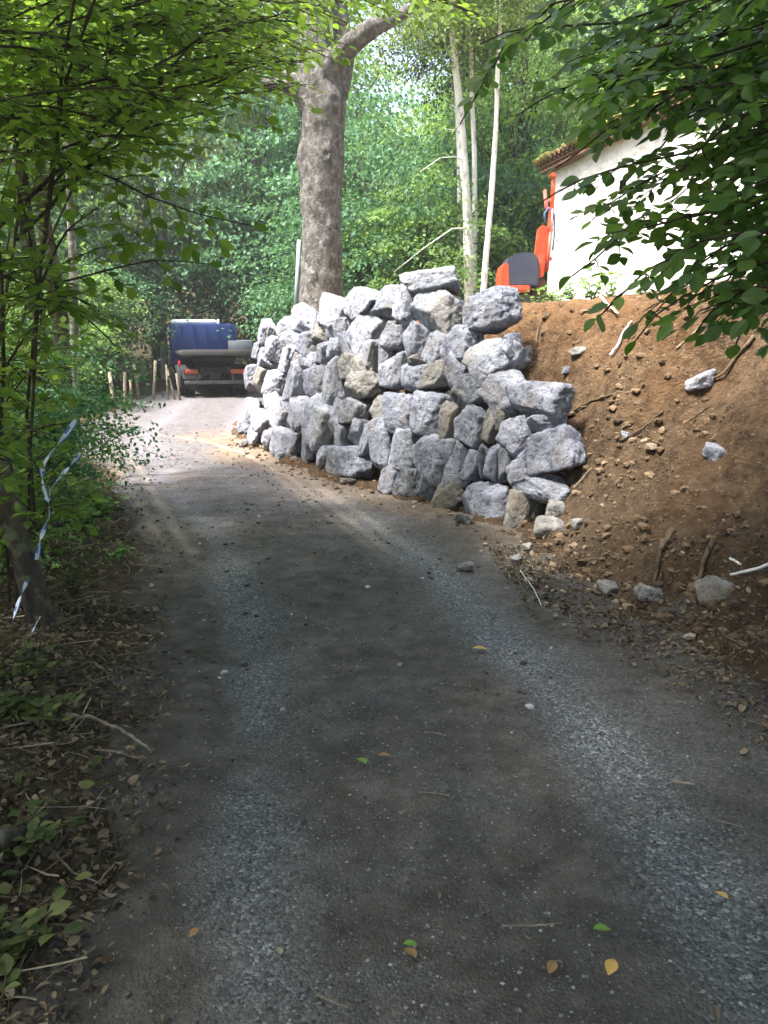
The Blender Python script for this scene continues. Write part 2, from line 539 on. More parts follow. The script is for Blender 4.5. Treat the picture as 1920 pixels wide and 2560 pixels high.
def curve(a, b, sag=0., n=7, wob=0., rng=None, mid=None):
    a = np.array(a, float); b = np.array(b, float)
    t = np.linspace(0, 1, n)[:, None]
    P = a + (b - a) * t
    P[:, 2] += sag * 4 * (t * (1 - t))[:, 0]
    if wob and rng is not None:
        w_ = rng.normal(size=(n, 3)) * wob; w_[0] = 0; w_[-1] = 0
        P += w_
    return P

def make_tree(name, seed, h, cz, r, ncl, per, ls, trunk_r, bark, leafm, label, cat, loc, group=None, rc=.8, flat=.35, lean=(0, 0), nlimb=26, inner=.45, near=False, cull=False, cofs=(0, 0), droop=.35, keep=.03):
    rng = np.random.default_rng(seed)
    root = empty(name, loc, 0, label, cat, group)
    P, D, Nn, L, cc = crown_pts(rng, (cofs[0], cofs[1], cz), r, ncl, per, ls, rc, flat, droop, inner)
    tb = MB()
    top = np.array([lean[0], lean[1], min(h, cz + r[2] * .8)])
    n = 14
    tt = np.linspace(0, 1, n)
    tp = np.outer(tt, top) + np.stack([.12 * np.sin(tt * 5 + seed), .12 * np.cos(tt * 4 + seed * 2), 0 * tt], 1) * (tt[:, None] * h * .12)
    tp[0, 2] -= .3
    tr = trunk_r * (1 - .82 * tt) ** .8; tr[0] *= 1.5; tr[1] *= 1.1
    tb.tube(tp, tr, 10, wob=.18, seed=seed)
    idx = rng.permutation(len(cc))[:nlimb]
    for i in idx:
        e = cc[i]
        k = np.clip((e[2] - r[2] * .55) / top[2] * (n - 1), 3, n - 3)
        s0 = tp[int(k)]
        rr = tr[int(k)] * .45
        tb.tube(curve(s0, e, .12 * np.linalg.norm(e - s0), 6, .06, rng), np.linspace(rr, .012, 6), 5, cap=False)
    tb.build('trunk', bark, root)
    if cull:
        lc = np.array(loc); m = sun_gap(P + lc, rng, keep)
        P, D, Nn, L = P[m], D[m], Nn[m], L[m]
    leaf_obj('crown', P, D, Nn, L, leafm, root, near)
    return root

# ------------------------------------------------------------------ ground, road, bank
def grid_mesh(name, xs, ys, zf, mask=None):
    X, Y = np.meshgrid(xs, ys)
    Z = zf(X, Y)
    V = np.stack([X, Y, Z], -1).reshape(-1, 3)
    ny, nx = X.shape
    i = np.arange(ny - 1)[:, None] * nx + np.arange(nx - 1)[None]
    F = np.stack([i, i + 1, i + nx + 1, i + nx], -1).reshape(-1, 4)
    if mask is not None:
        mk = mask(X, Y).reshape(-1)
        F = F[mk[F].all(1)]
        used = np.zeros(len(V), bool); used[F.ravel()] = True
        rm = np.cumsum(used) - 1
        V = V[used]; F = rm[F]
    return V, F

def axis(a, b, step, far, k=1.13):
    c = list(np.arange(a, b, step)); s = step; x = b
    while x < far: c.append(x); s *= k; x += s
    s = step; x = a
    lo = []
    while x > -far: s *= k; x -= s; lo.append(x)
    return np.array(lo[::-1] + c)

def in_road(x, y):
    d, _ = sdist(x, y, TOE); dl, _ = sdist(x, y, LFT)
    return np.minimum(-d, dl)   # >0 inside the lane

def Hground(x, y):
    ir = in_road(x, y)
    d, yn = sdist(x, y, TOE)
    z = H(x, y)
    fine = n2(x, y, 5, 3, 21) * .02 * (1 - sm(20, 40, np.hypot(x, y)))
    z = z + fine - .07 * sm(-.15, .15, ir)
    soil = (d > -.1) & (x < 9.5) & (y > 1.0) & (y < 17.5)
    z = z - .10 * sm(-.1, .5, d) * (1 - sm(4.2, 5.2, d)) * soil
    return z

V, F = grid_mesh('ground', axis(-8, 9, .10, 140), axis(-4, 22, .10, 140), Hground)
g = link('ground', mesh_np('ground', V, [F]), M['floor']); g['kind'] = 'structure'

TL = np.array([(-.35, -4), (-.40, 1.7), (-.74, 4.1), (-1.25, 5.9), (-2.12, 8.1), (-3.3, 11.2), (-4.2, 14), (-5.6, 24)], float)
TR = np.array([(1.05, -4), (.95, 2), (.84, 3.2), (.27, 5.8), (-.45, 8), (-1.3, 10.1), (-2.6, 13.2), (-3.9, 24)], float)
def track_f(x, y):
    a, _ = sdist(x, y, TL); b, _ = sdist(x, y, TR)
    ww = .2 + .06 * n2(x, y, 1.5, 2, 31)
    return np.maximum(np.exp(-(a / ww) ** 2), np.exp(-(b / ww) ** 2))

def _line(*q): return np.array([ghit(a, b)[:2] for a, b in q])
TM = [_line((1040, 1430), (960, 1370), (860, 1290), (720, 1190), (600, 1128), (480, 1098), (380, 1088)),
      _line((1120, 1430), (1010, 1360), (900, 1285), (780, 1205), (650, 1138)),
      _line((1010, 1440), (900, 1350), (790, 1270), (690, 1190)),
      _line((500, 1420), (440, 1330), (395, 1250), (350, 1175), (300, 1120)),
      _line((450, 1420), (390, 1330), (340, 1250), (300, 1175), (250, 1120))]
def tyre_f(x, y):
    f = 0
    for i, l in enumerate(TM):
        d_, _ = sdist(x, y, l[::-1] if False else l)
        f = np.maximum(f, np.exp(-(d_ / (.062 - .003 * i)) ** 2) * (1, .8, .6, .75, .55)[i])
    return f * sm(5.2, 6.6, y) * (.65 + .35 * n2(x, y, 2.5, 2, 57))
def Hroad(x, y):
    ir = in_road(x, y); tr = track_f(x, y)
    e = n2(x, y, 2.2, 3, 41) * .14
    z = H(x, y) + .012 - .018 * tr + n2(x, y, 7, 3, 42) * .010 + n2(x, y, 3, 2, 44) * .010 + np.abs(n2(x, y, 13, 2, 43)) * .003
    # lug marks in the ruts where the lane bends
    z = z - (.012 + .006 * np.sin(y * 55 + x * 20)) * tyre_f(x, y)
    return z - .16 * (1 - sm(-.42, .02, ir + e))

rm = lambda x, y: in_road(x, y) > -.5
V, F = grid_mesh('r', np.arange(-8.2, 3.6, .03), np.concatenate([np.arange(-4, 0.8, .12), np.arange(.8, 13, .03), np.arange(13, 46, .1)]), Hroad, rm)
me = mesh_np('dirt_road', V, [F])
x, y = V[:, 0], V[:, 1]
ir = in_road(x, y)
vattr(me, 'track', np.clip(track_f(x, y) * (1.0 + .25 * n2(x, y, 2, 3, 51)), 0, 1))
vattr(me, 'tyre', np.clip(tyre_f(x, y), 0, 1))
vattr(me, 'edge', np.clip(1 - sm(.05, .75, ir + .25 * n2(x, y, 1.3, 3, 52)) , 0, 1))
vattr(me, 'dust_lit', sm(5.6, 9.5, y + .8 * n2(x, y, .8, 2, 53)))
dt, yn = sdist(x, y, TOE)
vattr(me, 'clay', np.clip(sm(-1.1, -.1, dt + .35 * n2(x, y, 1.4, 3, 54)) * (.55 * sm(5.6, 7, y) + .45 * sm(8.3, 10, y)) * (1 - sm(13, 15, y)) + .7 * sm(.45, .8, n2(x, y, .9, 3, 55)) * sm(8, 9, y) * (1 - sm(13, 14, y)), 0, 1))
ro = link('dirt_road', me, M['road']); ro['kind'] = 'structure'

def Hsoil(x, y):
    d, yn = sdist(x, y, TOE)
    z = H(x, y)
    cl = n2(x, y, 1.6, 4, 61) * .10 + (1 - np.abs(n2(x, y, 3.4, 4, 65))) * .06 - .04 + np.abs(n2(x + .6 * y, y, 5, 4, 62)) * .095 + n2(x, y, 20, 2, 63) * .012
    wallf = sm(6.6, 7.4, yn)
    e = .12 * n2(x, y, 1.7, 3, 64)
    z = z + .03 + cl * (1 - .6 * wallf)
    z = z - .3 * (1 - sm(-.38 - .1 * (1 - wallf), .04, d + e))
    z = z - .3 * sm(3.9, 4.7, d + e * 3)
    return z
sm_ = lambda x, y: (sdist(x, y, TOE)[0] > -.5) & (sdist(x, y, TOE)[0] < 5)
V, F = grid_mesh('s', np.arange(-3.6, 9.4, .032), np.arange(1.0, 17.6, .032), Hsoil, sm_)
me = mesh_np('soil_bank', V, [F])
x, y, z = V.T
d, yn = sdist(x, y, TOE)
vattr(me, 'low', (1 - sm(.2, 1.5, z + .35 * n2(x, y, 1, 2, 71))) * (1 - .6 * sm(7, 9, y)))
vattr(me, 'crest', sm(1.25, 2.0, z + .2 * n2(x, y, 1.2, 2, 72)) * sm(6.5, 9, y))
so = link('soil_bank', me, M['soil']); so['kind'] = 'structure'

# ------------------------------------------------------------------ retaining wall of boulders
ICO = {}
def ico(n):
    if n not in ICO:
        import bmesh
        bm = bmesh.new(); bmesh.ops.create_icosphere(bm, subdivisions=n, radius=1)
        ICO[n] = (np.array([v.co[:] for v in bm.verts]), np.array([[v.index for v in f.verts] for f in bm.faces]))
        bm.free()
    return ICO[n]

def boulder_mesh(name, seed, a, b, c, sub=5, rough=1.0):
    rng = np.random.default_rng(seed)
    D, F = ico(sub)
    N = [np.array(q, float) for q in ((1, 0, 0), (-1, 0, 0), (0, 1, 0), (0, -1, 0), (0, 0, 1), (0, 0, -1))]
    N = [nrmz(q + rng.normal(size=3) * .20) for q in N] + list(nrmz(rng.normal(size=(11, 3))))
    ds = np.concatenate([.74 + .16 * rng.random(6), .80 + .24 * rng.random(11)])
    rr = []
    for nn, d_ in zip(N, ds):
        dn = D @ nn
        rr.append(np.where(dn > .05, d_ / np.maximum(dn, .05), 20.))
    rr = np.minimum(np.array(rr), 20)
    k = 36.
    r = -np.log(np.exp(-k * rr).sum(0)) / k
    V = D * r[:, None]
    lo, hi = V.min(0), V.max(0)
    V = (V - (lo + hi) / 2) / ((hi - lo) / 2)
    o = rng.random(3) * 50
    dsp = .045 * fbm(V * 1.3 + o, 4, seed) + .034 * (1 - 2 * np.abs(fbm(V * 2.2 + o, 4, seed + 9, .6))) + .018 * fbm(V * 8 + o, 4, seed + 5, .65)
    st_ = V @ nrmz(rng.normal(size=3)) * 3.2 + .5 * fbm(V * 1.5 + o, 2, seed + 2)
    dsp = dsp + .030 * (np.abs((st_ % 1) - .5) * 2) ** 4
    pit = fbm(V * 4.2 + o, 2, seed + 3)
    dsp = dsp - .05 * sm(.5, .9, pit)
    V = V * (1 + rough * dsp)[:, None]
    V = V * np.array([a, b, c])
    return mesh_np(name, V, [F])

def Z1(x, y, w_, h_): return (560 + x / 3.318, 640 + y / 3.318, w_ / 3.318, h_ / 3.318)
def Z2(x, y, w_, h_): return (960 + x / 3.072, 640 + y / 3.072, w_ / 3.072, h_ / 3.072)
# rows from the top, each from the soil-bank end to the far end: (box, rotation, tone, special label)
ROWS = [
 [(Z2(370, 190, 470, 215), 4, 'pale', 'broad flat-topped white capstone resting highest on the wall'),
  (Z2(775, 430, 385, 330), 12, 'grey', 'big rounded blue-grey boulder at the bank end of the top course'),
  (Z2(385, 410, 340, 340), -14, 'pale', 'bright white wedge boulder under the capstone, beside the big top corner boulder'),
  (Z2(190, 350, 160, 320), 5, 'grey', 'blue-grey upright boulder directly under the overhanging capstone edge'),
  (Z1(1450, 440, 130, 250), 12, 'pale', None),
  (Z1(1350, 380, 240, 240), 0, 'grey', None),
  (Z1(1130, 400, 275, 250), -6, 'pale', None),
  (Z1(885, 460, 240, 230), -8, 'pale', None),
  (Z1(665, 525, 225, 215), -12, 'pale', None),
  (Z1(505, 595, 140, 160), -10, 'pale', None),
  (Z1(335, 630, 135, 190), -8, 'grey', 'small grey boulder ending the top course beside the lane')],
 [(Z2(965, 690, 140, 190), 0, 'grey', None),
  (Z2(825, 785, 385, 350), 14, 'pale', 'large boulder with bright white top and dark underside near the bank'),
  (Z2(570, 700, 230, 275), 0, 'grey', None),
  (Z2(390, 710, 185, 280), 0, 'grey', None),
  (Z2(225, 655, 195, 245), 0, 'grey', None),
  (Z1(1395, 655, 180, 250), 0, 'dark', None),
  (Z1(1180, 615, 330, 350), -35, 'pale', 'large bright slanting boulder in the middle of the second course'),
  (Z1(935, 610, 200, 185), 0, 'pale', None),
  (Z1(770, 620, 190, 160), 0, 'tan', None),
  (Z1(690, 740, 155, 190), 0, 'grey', None),
  (Z1(590, 745, 160, 190), 0, 'grey', None),
  (Z1(490, 725, 130, 160), 0, 'pale', None),
  (Z1(395, 775, 140, 205), 0, 'grey', None),
  (Z1(285, 785, 115, 140), 0, 'dark', None)],
 [(Z2(1175, 1105, 400, 300), 2, 'grey', 'big smooth grey boulder jutting out over the brown bank'),
  (Z2(915, 1045, 330, 330), -38, 'grey', 'slanting slab-like boulder with pale streaked edge beside the jutting boulder'),
  (Z2(665, 1050, 330, 290), 0, 'dark', 'dark shadowed boulder tucked under the white-topped boulder'),
  (Z2(560, 900, 175, 310), -24, 'grey', None),
  (Z2(405, 935, 200, 220), 0, 'tan', None),
  (Z2(225, 945, 225, 240), 0, 'grey', None),
  (Z2(235, 800, 140, 100), 0, 'tan', None),
  (Z2(70, 865, 180, 270), 0, 'pale', None),
  (Z1(1315, 860, 140, 290), 6, 'dark', None),
  (Z1(1215, 840, 120, 260), 0, 'grey', None),
  (Z1(1040, 810, 215, 180), -24, 'grey', None),
  (Z1(910, 790, 130, 180), 0, 'pale', None),
  (Z1(815, 820, 120, 240), 0, 'grey', None),
  (Z1(670, 880, 220, 150), 0, 'grey', None),
  (Z1(510, 870, 160, 180), 0, 'pale', None),
  (Z1(330, 880, 170, 180), 12, 'grey', None)],
 [(Z2(925, 1190, 120, 310), -8, 'tan', 'narrow upright tan boulder wedged below the slanting slab'),
  (Z2(820, 1270, 95, 300), 0, 'tan', None),
  (Z2(645, 1320, 270, 295), 0, 'grey', 'rounded lilac-grey boulder in the middle course with small dark gaps around'),
  (Z2(490, 1295, 150, 290), 0, 'tan', None),
  (Z2(345, 1200, 290, 330), 0, 'grey', None),
  (Z2(130, 1215, 250, 320), 8, 'grey', None),
  (Z1(1150, 1090, 300, 240), 0, 'tan', 'brown earthy boulder around the dark hollow in the wall'),
  (Z1(1060, 935, 240, 200), 0, 'tan', None),
  (Z1(905, 1060, 180, 370), 4, 'pale', None),
  (Z1(760, 1050, 185, 260), 0, 'grey', None),
  (Z1(590, 1060, 170, 360), -22, 'pale', None),
  (Z1(430, 1060, 185, 260), 0, 'pale', None),
  (Z1(300, 1040, 140, 200), 0, 'tan', None),
  (Z1(205, 1015, 115, 200), 0, 'grey', None)],
 [(Z2(1215, 1295, 240, 150), 0, 'grey', None),
  (Z2(1295, 1505, 390, 400), 22, 'grey', 'biggest rounded grey boulder at the bank end, pitted surface'),
  (Z2(1010, 1395, 210, 310), 0, 'grey', None),
  (Z1(1320, 1290, 190, 280), 8, 'tan', None),
  (Z1(1060, 1290, 220, 200), 0, 'dark', None),
  (Z1(930, 1350, 160, 300), 0, 'grey', None),
  (Z1(785, 1390, 270, 360), -22, 'pale', 'large bright slanting boulder in the lower part of the far half'),
  (Z1(600, 1325, 180, 270), -20, 'pale', None),
  (Z1(470, 1390, 130, 220), -15, 'grey', None),
  (Z1(430, 1270, 230, 190), -30, 'pale', None),
  (Z1(300, 1370, 190, 180), 0, 'pale', None),
  (Z1(215, 1290, 160, 200), 0, 'grey', None),
  (Z1(135, 1215, 120, 200), 0, 'grey', None)],
 [(Z2(1070, 1630, 240, 290), 18, 'grey', None),
  (Z2(925, 1560, 90, 360), 0, 'dark', None),
  (Z2(820, 1600, 120, 280), 0, 'grey', None),
  (Z2(735, 1570, 140, 270), 10, 'dark', None),
  (Z2(665, 1610, 110, 220), 0, 'grey', None),
  (Z2(550, 1635, 200, 390), 0, 'grey', 'tall purplish-grey boulder reaching through two lower courses'),
  (Z2(360, 1555, 250, 380), -6, 'grey', None),
  (Z2(140, 1500, 205, 300), 0, 'pale', None),
  (Z1(1310, 1560, 220, 400), 14, 'grey', None),
  (Z1(1190, 1530, 140, 290), 4, 'grey', None),
  (Z1(1100, 1500, 150, 260), 0, 'grey', None),
  (Z1(980, 1470, 130, 240), 0, 'dark', None),
  (Z1(690, 1610, 120, 210), -10, 'grey', None),
  (Z1(500, 1565, 230, 250), 0, 'pale', None),
  (Z1(370, 1525, 120, 170), 0, 'grey', None),
  (Z1(240, 1500, 155, 170), 0, 'grey', None),
  (Z1(150, 1400, 120, 180), 0, 'grey', None)],
 [(Z2(1215, 1790, 420, 230), -10, 'grey', 'low wide grey boulder half buried at the foot of the bank'),
  (Z2(1020, 1965, 205, 330), 4, 'tan', 'upright tan corner boulder at the foot of the wall beside the bank'),
  (Z2(775, 1900, 390, 320), 0, 'grey', 'big two-lobed blue-grey boulder at the near foot of the wall'),
  (Z2(850, 2075, 190, 130), 0, 'grey', 'small round grey stone under the tan corner boulder'),
  (Z2(480, 1855, 230, 230), 20, 'tan', None),
  (Z2(315, 1800, 150, 240), 0, 'grey', None),
  (Z2(170, 1770, 180, 260), 0, 'dark', None),
  (Z2(55, 1740, 170, 210), 0, 'grey', None),
  (Z1(1015, 1735, 370, 310), 10, 'grey', 'big blue-grey boulder at the foot beside the orange clay patch'),
  (Z1(825, 1650, 150, 140), -30, 'pale', None)],
]
WALL = TOE[5:11].copy()
WALL[0] = (2.35, 4.86)   # the masonry line runs on straight into the bank
BAT = .27
def wall_hit(px, py):
    a = (px - 960) / FPX; b = -(py - 1280) / FPX
    cp, sp = math.cos(PITCH), math.sin(PITCH)
    d = np.array([a, cp + b * sp, -sp + b * cp])
    t = np.arange(4.5, 22, .01)
    P = np.array([0, 0, EYE]) + t[:, None] * d
    s, _ = sdist(P[:, 0], P[:, 1], WALL)
    g_ = s - BAT * np.maximum(P[:, 2], 0)
    k = int(np.argmax(g_ > 0)) if (g_ > 0).any() else None
    if k is None or k == 0: return None, None
    p = P[k]
    # local tangent of the wall
    best, tg = 1e9, None
    for u, v_ in zip(WALL[:-1], WALL[1:]):
        dd = v_ - u; tt = np.clip((p[:2] - u).dot(dd) / dd.dot(dd), 0, 1)
        q = np.linalg.norm(p[:2] - u - dd * tt)
        if q < best: best, tg = q, dd / np.linalg.norm(dd)
    return p, tg
ORD = ['first', 'second', 'third', 'fourth', 'fifth', 'sixth', 'seventh', 'eighth', 'ninth', 'tenth', 'eleventh', 'twelfth', 'thirteenth', 'fourteenth', 'fifteenth', 'sixteenth', 'seventeenth']
TONE = {'grey': 'blue-grey', 'pale': 'pale', 'tan': 'tan', 'dark': 'dark grey'}
bi = 0
for ri, row in enumerate(ROWS):
    for ci, (bx, rot, tone, lab) in enumerate(row):
        bi += 1
        px, py, pw, ph = bx
        p, tg = wall_hit(px, py)
        if p is None:
            print('MISS', ri, ci); continue
        dist = math.cos(PITCH) * p[1]
        view = nrmz(np.array([p[0], p[1]]))
        sn = abs(tg[0] * view[1] - tg[1] * view[0]); cs = abs(tg.dot(view))
        mu_ = 1.17 - .16 * float(sm(85, 125, pw)); hw = pw / FPX * p[1] / 2 * (mu_ + .04); hh = ph / FPX * p[1] / 2 * (mu_ - .05)
        bb = min(.92 * hw / max(cs, .3), max(.75 * (hw + hh) / 2, .14), .36)
        aa = math.sqrt(max(hw ** 2 - (bb * cs) ** 2, (.35 * hw) ** 2)) / sn
        aa = min(max(aa, .08), 2.1 * hw)
        nrm = np.array([tg[1], -tg[0]])  # into the bank
        c = p + np.append(nrm, 0) * bb * .35
        me = boulder_mesh('boulder', 100 + bi * 7, aa, bb, hh, 5 if hw > .09 else 4)
        o = link('boulder', me, ROCKM[tone])
        yaw = math.atan2(tg[1], tg[0])
        # rotation within the wall face (as seen from the lane), then batter, then yaw
        o.rotation_mode = 'QUATERNION'
        q = Matrix.Rotation(yaw, 3, 'Z') @ Matrix.Rotation(-BAT * .6 * (-1), 3, 'X') @ Matrix.Rotation(R(rot), 3, 'Y')
        o.rotation_quaternion = q.to_quaternion()
        o.location = c
        size = 'large' if pw * ph > 9500 else ('small' if pw * ph < 3000 else 'medium')
        if not lab:
            lab = '%s %s boulder, course %s from the top, %s in from the bank' % (size, TONE[tone], ['one', 'two', 'three', 'four', 'five', 'six', 'seven'][ri], ORD[ci])
        tag(o, lab, 'boulder', 'limestone boulders stacked in the retaining wall')

# ------------------------------------------------------------------ loose stones
def stone(px, py, s, tone, seed, label, group=None, flat=.7, sink=.25):
    p = ghit(px, py)
    k = s / FPX * p[1] / 2
    me = boulder_mesh('loose_stone', seed, k, k * .8, k * flat, 4)
    o = link('loose_stone', me, ROCKM[tone])
    o.location = (p[0], p[1], p[2] + k * flat * (1 - 2 * sink) + .03)
    o.rotation_euler = (seed % 5 * .1, .3 * math.sin(seed), seed * 1.7)
    return tag(o, label, 'stone', group or 'stones lying loose on the soil bank')
S_ = [
 (1748, 972, 78, 'pale', 'grey-white elongated stone high on the brown bank', .5),
 (1790, 1155, 70, 'pale', 'bright white jagged stone on the open brown slope', .6),
 (1567, 1107, 30, 'pale', 'small white stone between the wall and the brown slope', .7),
 (1562, 1162, 26, 'grey', 'small grey flat stone below the small white stone', .6),
 (1318, 905, 44, 'tan', 'yellowish lump of stone beside the white-topped boulder', .8),
 (1420, 942, 26, 'grey', 'small bluish stone above the jutting grey boulder', .8),
 (1448, 895, 46, 'tan', 'flat beige stone on the sunny upper bank', .5),
 (1392, 1300, 66, 'tan', 'olive-brown rock at the foot of the bank beside the tan corner boulder', .9),
 (1375, 1345, 80, 'tan', 'rough brown rock lying at the toe of the bank', .7),
 (1440, 1325, 34, 'tan', 'small beige stone behind the rough brown rock', .8),
 (1320, 1385, 34, 'tan', 'small tan stone on the lane edge below the wall corner', .7),
 (1785, 1510, 100, 'tan', 'large brown rock in the leaf litter at the bank toe', .8),
 (1620, 1500, 74, 'tan', 'flat brown slab stone leaning in the litter below the bank', .5),
 (1520, 1490, 60, 'tan', 'squat brown stone at the lane edge before the bank', .6),
 (1165, 1430, 40, 'tan', 'dark clod-like stone lying on the lane', .5),
 (1290, 1412, 34, 'tan', 'brown lump on the lane near the wall corner', .6),
 (1158, 1312, 50, 'tan', 'brown flat stone in front of the two-lobed boulder', .5),
 (870, 1213, 38, 'tan', 'thin brown stone on the lane below the blue-grey foot boulder', .4),
 (700, 1150, 22, 'pale', 'pale yellowish stone at the far foot of the wall', .8),
 (735, 1160, 20, 'tan', 'tan stone by the far foot of the wall', .8),
 (668, 1128, 24, 'pale', 'cream stone at the far foot nearest the lane bend', .8),
 (608, 1117, 24, 'tan', 'small grey-tan stone ending the far foot of the wall', .8),
]
for i, (px, py, s, tn, lb, fl) in enumerate(S_):
    stone(px, py, s * 1.05, tn, 900 + i * 3, lb, None if i < 14 else 'stones lying along the lane edge', fl)

# scattered clods and chips on the bank, gravel on the lane (uncountable)
def scatter_stones(name, P, S, mat, seed, flat=.6, fine=False):
    rng = np.random.default_rng(seed)
    B = np.array([(1, 0, 0), (-1, 0, 0), (0, 1, 0), (0, -1, 0), (0, 0, 1), (0, 0, -1)], float)
    FO = np.array([(0, 2, 4), (2, 1, 4), (1, 3, 4), (3, 0, 4), (2, 0, 5), (1, 2, 5), (3, 1, 5), (0, 3, 5)])
    if fine:
        B, FO = ico(1); B = B * np.array([1, .8, 1.])
    n = len(P); kb = len(B)
    V = B[None] * (.72 + .5 * rng.random((n, kb, 1))) + rng.normal(size=(n, kb, 3)) * .10
    a = rng.random(n) * 6.28; ca, sa = np.cos(a)[:, None], np.sin(a)[:, None]
    V = np.stack([V[..., 0] * ca - V[..., 1] * sa, V[..., 0] * sa + V[..., 1] * ca, V[..., 2] * flat], -1)
    V = V * S[:, None, None] + P[:, None]
    F = (FO[None] + (np.arange(n) * kb)[:, None, None]).reshape(-1, 3)
    return link(name, mesh_np(name, V.reshape(-1, 3), [F], False), mat)

def m_bits(name, stops):
    t = NT(name); g_ = t.n('ShaderNodeNewGeometry')
    col = t.ramp(g_.outputs['Random Per Island'], stops)
    n_ = t.noise(t.pos(), 60, 4)
    col = t.mix(t.ramp(n_, [(.35, .4), (.6, 0.)]), col, (.05, .045, .04))
    return t.fin(col, .9, t.bump(n_, .6, .01), .25)
rng = np.random.default_rng(5)
# clods
n = 19000
x = rng.uniform(.9, 7, n * 3); y = rng.uniform(2.2, 13.5, n * 3)
d, yn = sdist(x, y, TOE)
k = (d > -.05) & (d < 3.6) & ~((yn > 6.9) & (d < .9)) & (rng.random(len(x)) < .12 + .9 * sm(-.1, .5, n2(x, y, 1.0, 3, 66)) + .5 * sm(.9, .1, d))
x, y = x[k][:n], y[k][:n]
S = .006 + .050 * rng.random(len(x)) ** 7
z = Hsoil(x, y) + S * .05
o = scatter_stones('soil_clods', np.stack([x, y, z], 1), S, m_bits('clod', [(0, (.06, .040, .024)), (.5, (.145, .094, .054)), (.88, (.20, .135, .08)), (.99, (.29, .22, .15)), (1, (.58, .54, .48))]), 6, .6, True)
tag(o, 'loose brown clods and chips over the soil bank', 'soil clods', kind='stuff')
# toe rubble and lane edge
n = 2600
x = rng.uniform(-2.6, 3.2, n * 5); y = rng.uniform(2.2, 13.5, n * 5)
d, yn = sdist(x, y, TOE)
k = (d > -.75) & (d < .1) & (rng.random(len(x)) < np.exp(-((d) / .25) ** 2))
x, y = x[k][:n], y[k][:n]
S = .006 + .035 * rng.random(len(x)) ** 4
z = np.maximum(Hroad(x, y), Hsoil(x, y)) + S * .25
o = scatter_stones('rubble', np.stack([x, y, z], 1), S, m_bits('rubble_bits', [(0, (.08, .055, .035)), (.6, (.17, .115, .07)), (.85, (.30, .23, .15)), (1, (.5, .46, .4))]), 8, .65, True)
tag(o, 'crumbled soil and stone chips along the foot of the wall', 'rubble', kind='stuff')
# gravel
n = 120000
y = 1.2 + 9.5 * rng.random(n) ** 1.9; x = rng.uniform(-2.6, 2.7, n)
ir = in_road(x, y)
gm = n2(x, y, 1.2, 3, 52) * .5 + .5
k = (ir > -.05) & (rng.random(n) < .45 + .55 * np.clip(gm, 0, 1)) & (rng.random(n) < .3 + .7 * sm(.0, .6, ir))
x, y = x[k], y[k]
S = .0022 + .0052 * rng.random(len(x)) ** 2.5 + .004 * (rng.random(len(x)) > .985)
z = Hroad(x, y) + S * .25
o = scatter_stones('gravel', np.stack([x, y, z], 1), S, m_bits('gravel_bits', [(0, (.028, .028, .030)), (.45, (.062, .065, .069)), (.75, (.125, .130, .138)), (.965, (.22, .225, .23)), (1, (.38, .38, .37))]), 9, .55)
tag(o, 'grey crushed stone chips spread over the lane', 'gravel', kind='stuff')

# earth crumbs and small stones pressed into the far half of the lane
rng = np.random.default_rng(15)
n = 9000
y = 3.2 + 12 * rng.random(n) ** 1.2; x = rng.uniform(-5.2, 2.2, n)
k = (in_road(x, y) > .02) & (rng.random(n) < .12 + sm(-.1, .5, n2(x, y, 1.3, 3, 67)) + .6 * sm(.5, .0, in_road(x, y)))
x, y = x[k], y[k]
S = .005 + .020 * rng.random(len(x)) ** 5
o = scatter_stones('earth_crumbs', np.stack([x, y, Hroad(x, y) + S * .2], 1), S, m_bits('crumb_bits', [(0, (.04, .032, .026)), (.6, (.10, .082, .066)), (.88, (.17, .15, .13)), (.96, (.34, .32, .31)), (1, (.6, .58, .58))]), 16, .6, True)
tag(o, 'brown crumbs and small pale stones on the far half of the lane', 'crumbs', kind='stuff')
# fine dead twigs and root ends
def twiglets(name, P, Lr, mat, seed, label, cat):
    rng = np.random.default_rng(seed); n = len(P)
    a = rng.uniform(0, 6.28, n); L_ = Lr[0] + (Lr[1] - Lr[0]) * rng.random(n) ** 2; r_ = .0015 + .003 * rng.random(n)
    d_ = np.stack([np.cos(a), np.sin(a), rng.normal(size=n) * .12], 1); sd = np.stack([-np.sin(a), np.cos(a), 0 * a], 1)
    V, F = [], []
    ks = 5
    for q in range(ks):
        u = q / (ks - 1) - .5
        cen = P + d_ * (u * L_)[:, None] + sd * ((u * u - .1) * L_ * rng.uniform(-.5, .5, n))[:, None] * (1 if q else 1)
        for b_ in range(3):
            an = b_ * 2.094
            V.append(cen + (sd * math.cos(an) + np.array([0, 0, 1.]) * math.sin(an)) * (r_ * (1 - .5 * (u + .5)))[:, None])
    V = np.stack(V, 1)
    for q in range(ks - 1):
        for b_ in range(3):
            F.append((q * 3 + b_, q * 3 + (b_ + 1) % 3, (q + 1) * 3 + (b_ + 1) % 3, (q + 1) * 3 + b_))
    F = (np.array(F)[None] + (np.arange(n) * ks * 3)[:, None, None]).reshape(-1, 4)
    o = link(name, mesh_np(name, V.reshape(-1, 3), [F]), mat)
    return tag(o, label, cat, kind='stuff')
n = 1500
x = rng.uniform(.8, 6.5, n); y = rng.uniform(1.5, 12, n); d, yn = sdist(x, y, TOE)
k = (d > -.5) & (d < 3.4) & ~((yn > 6.8) & (d < .9)) & (rng.random(n) < .25 + .75 * np.exp(-d / .6)); x, y = x[k], y[k]
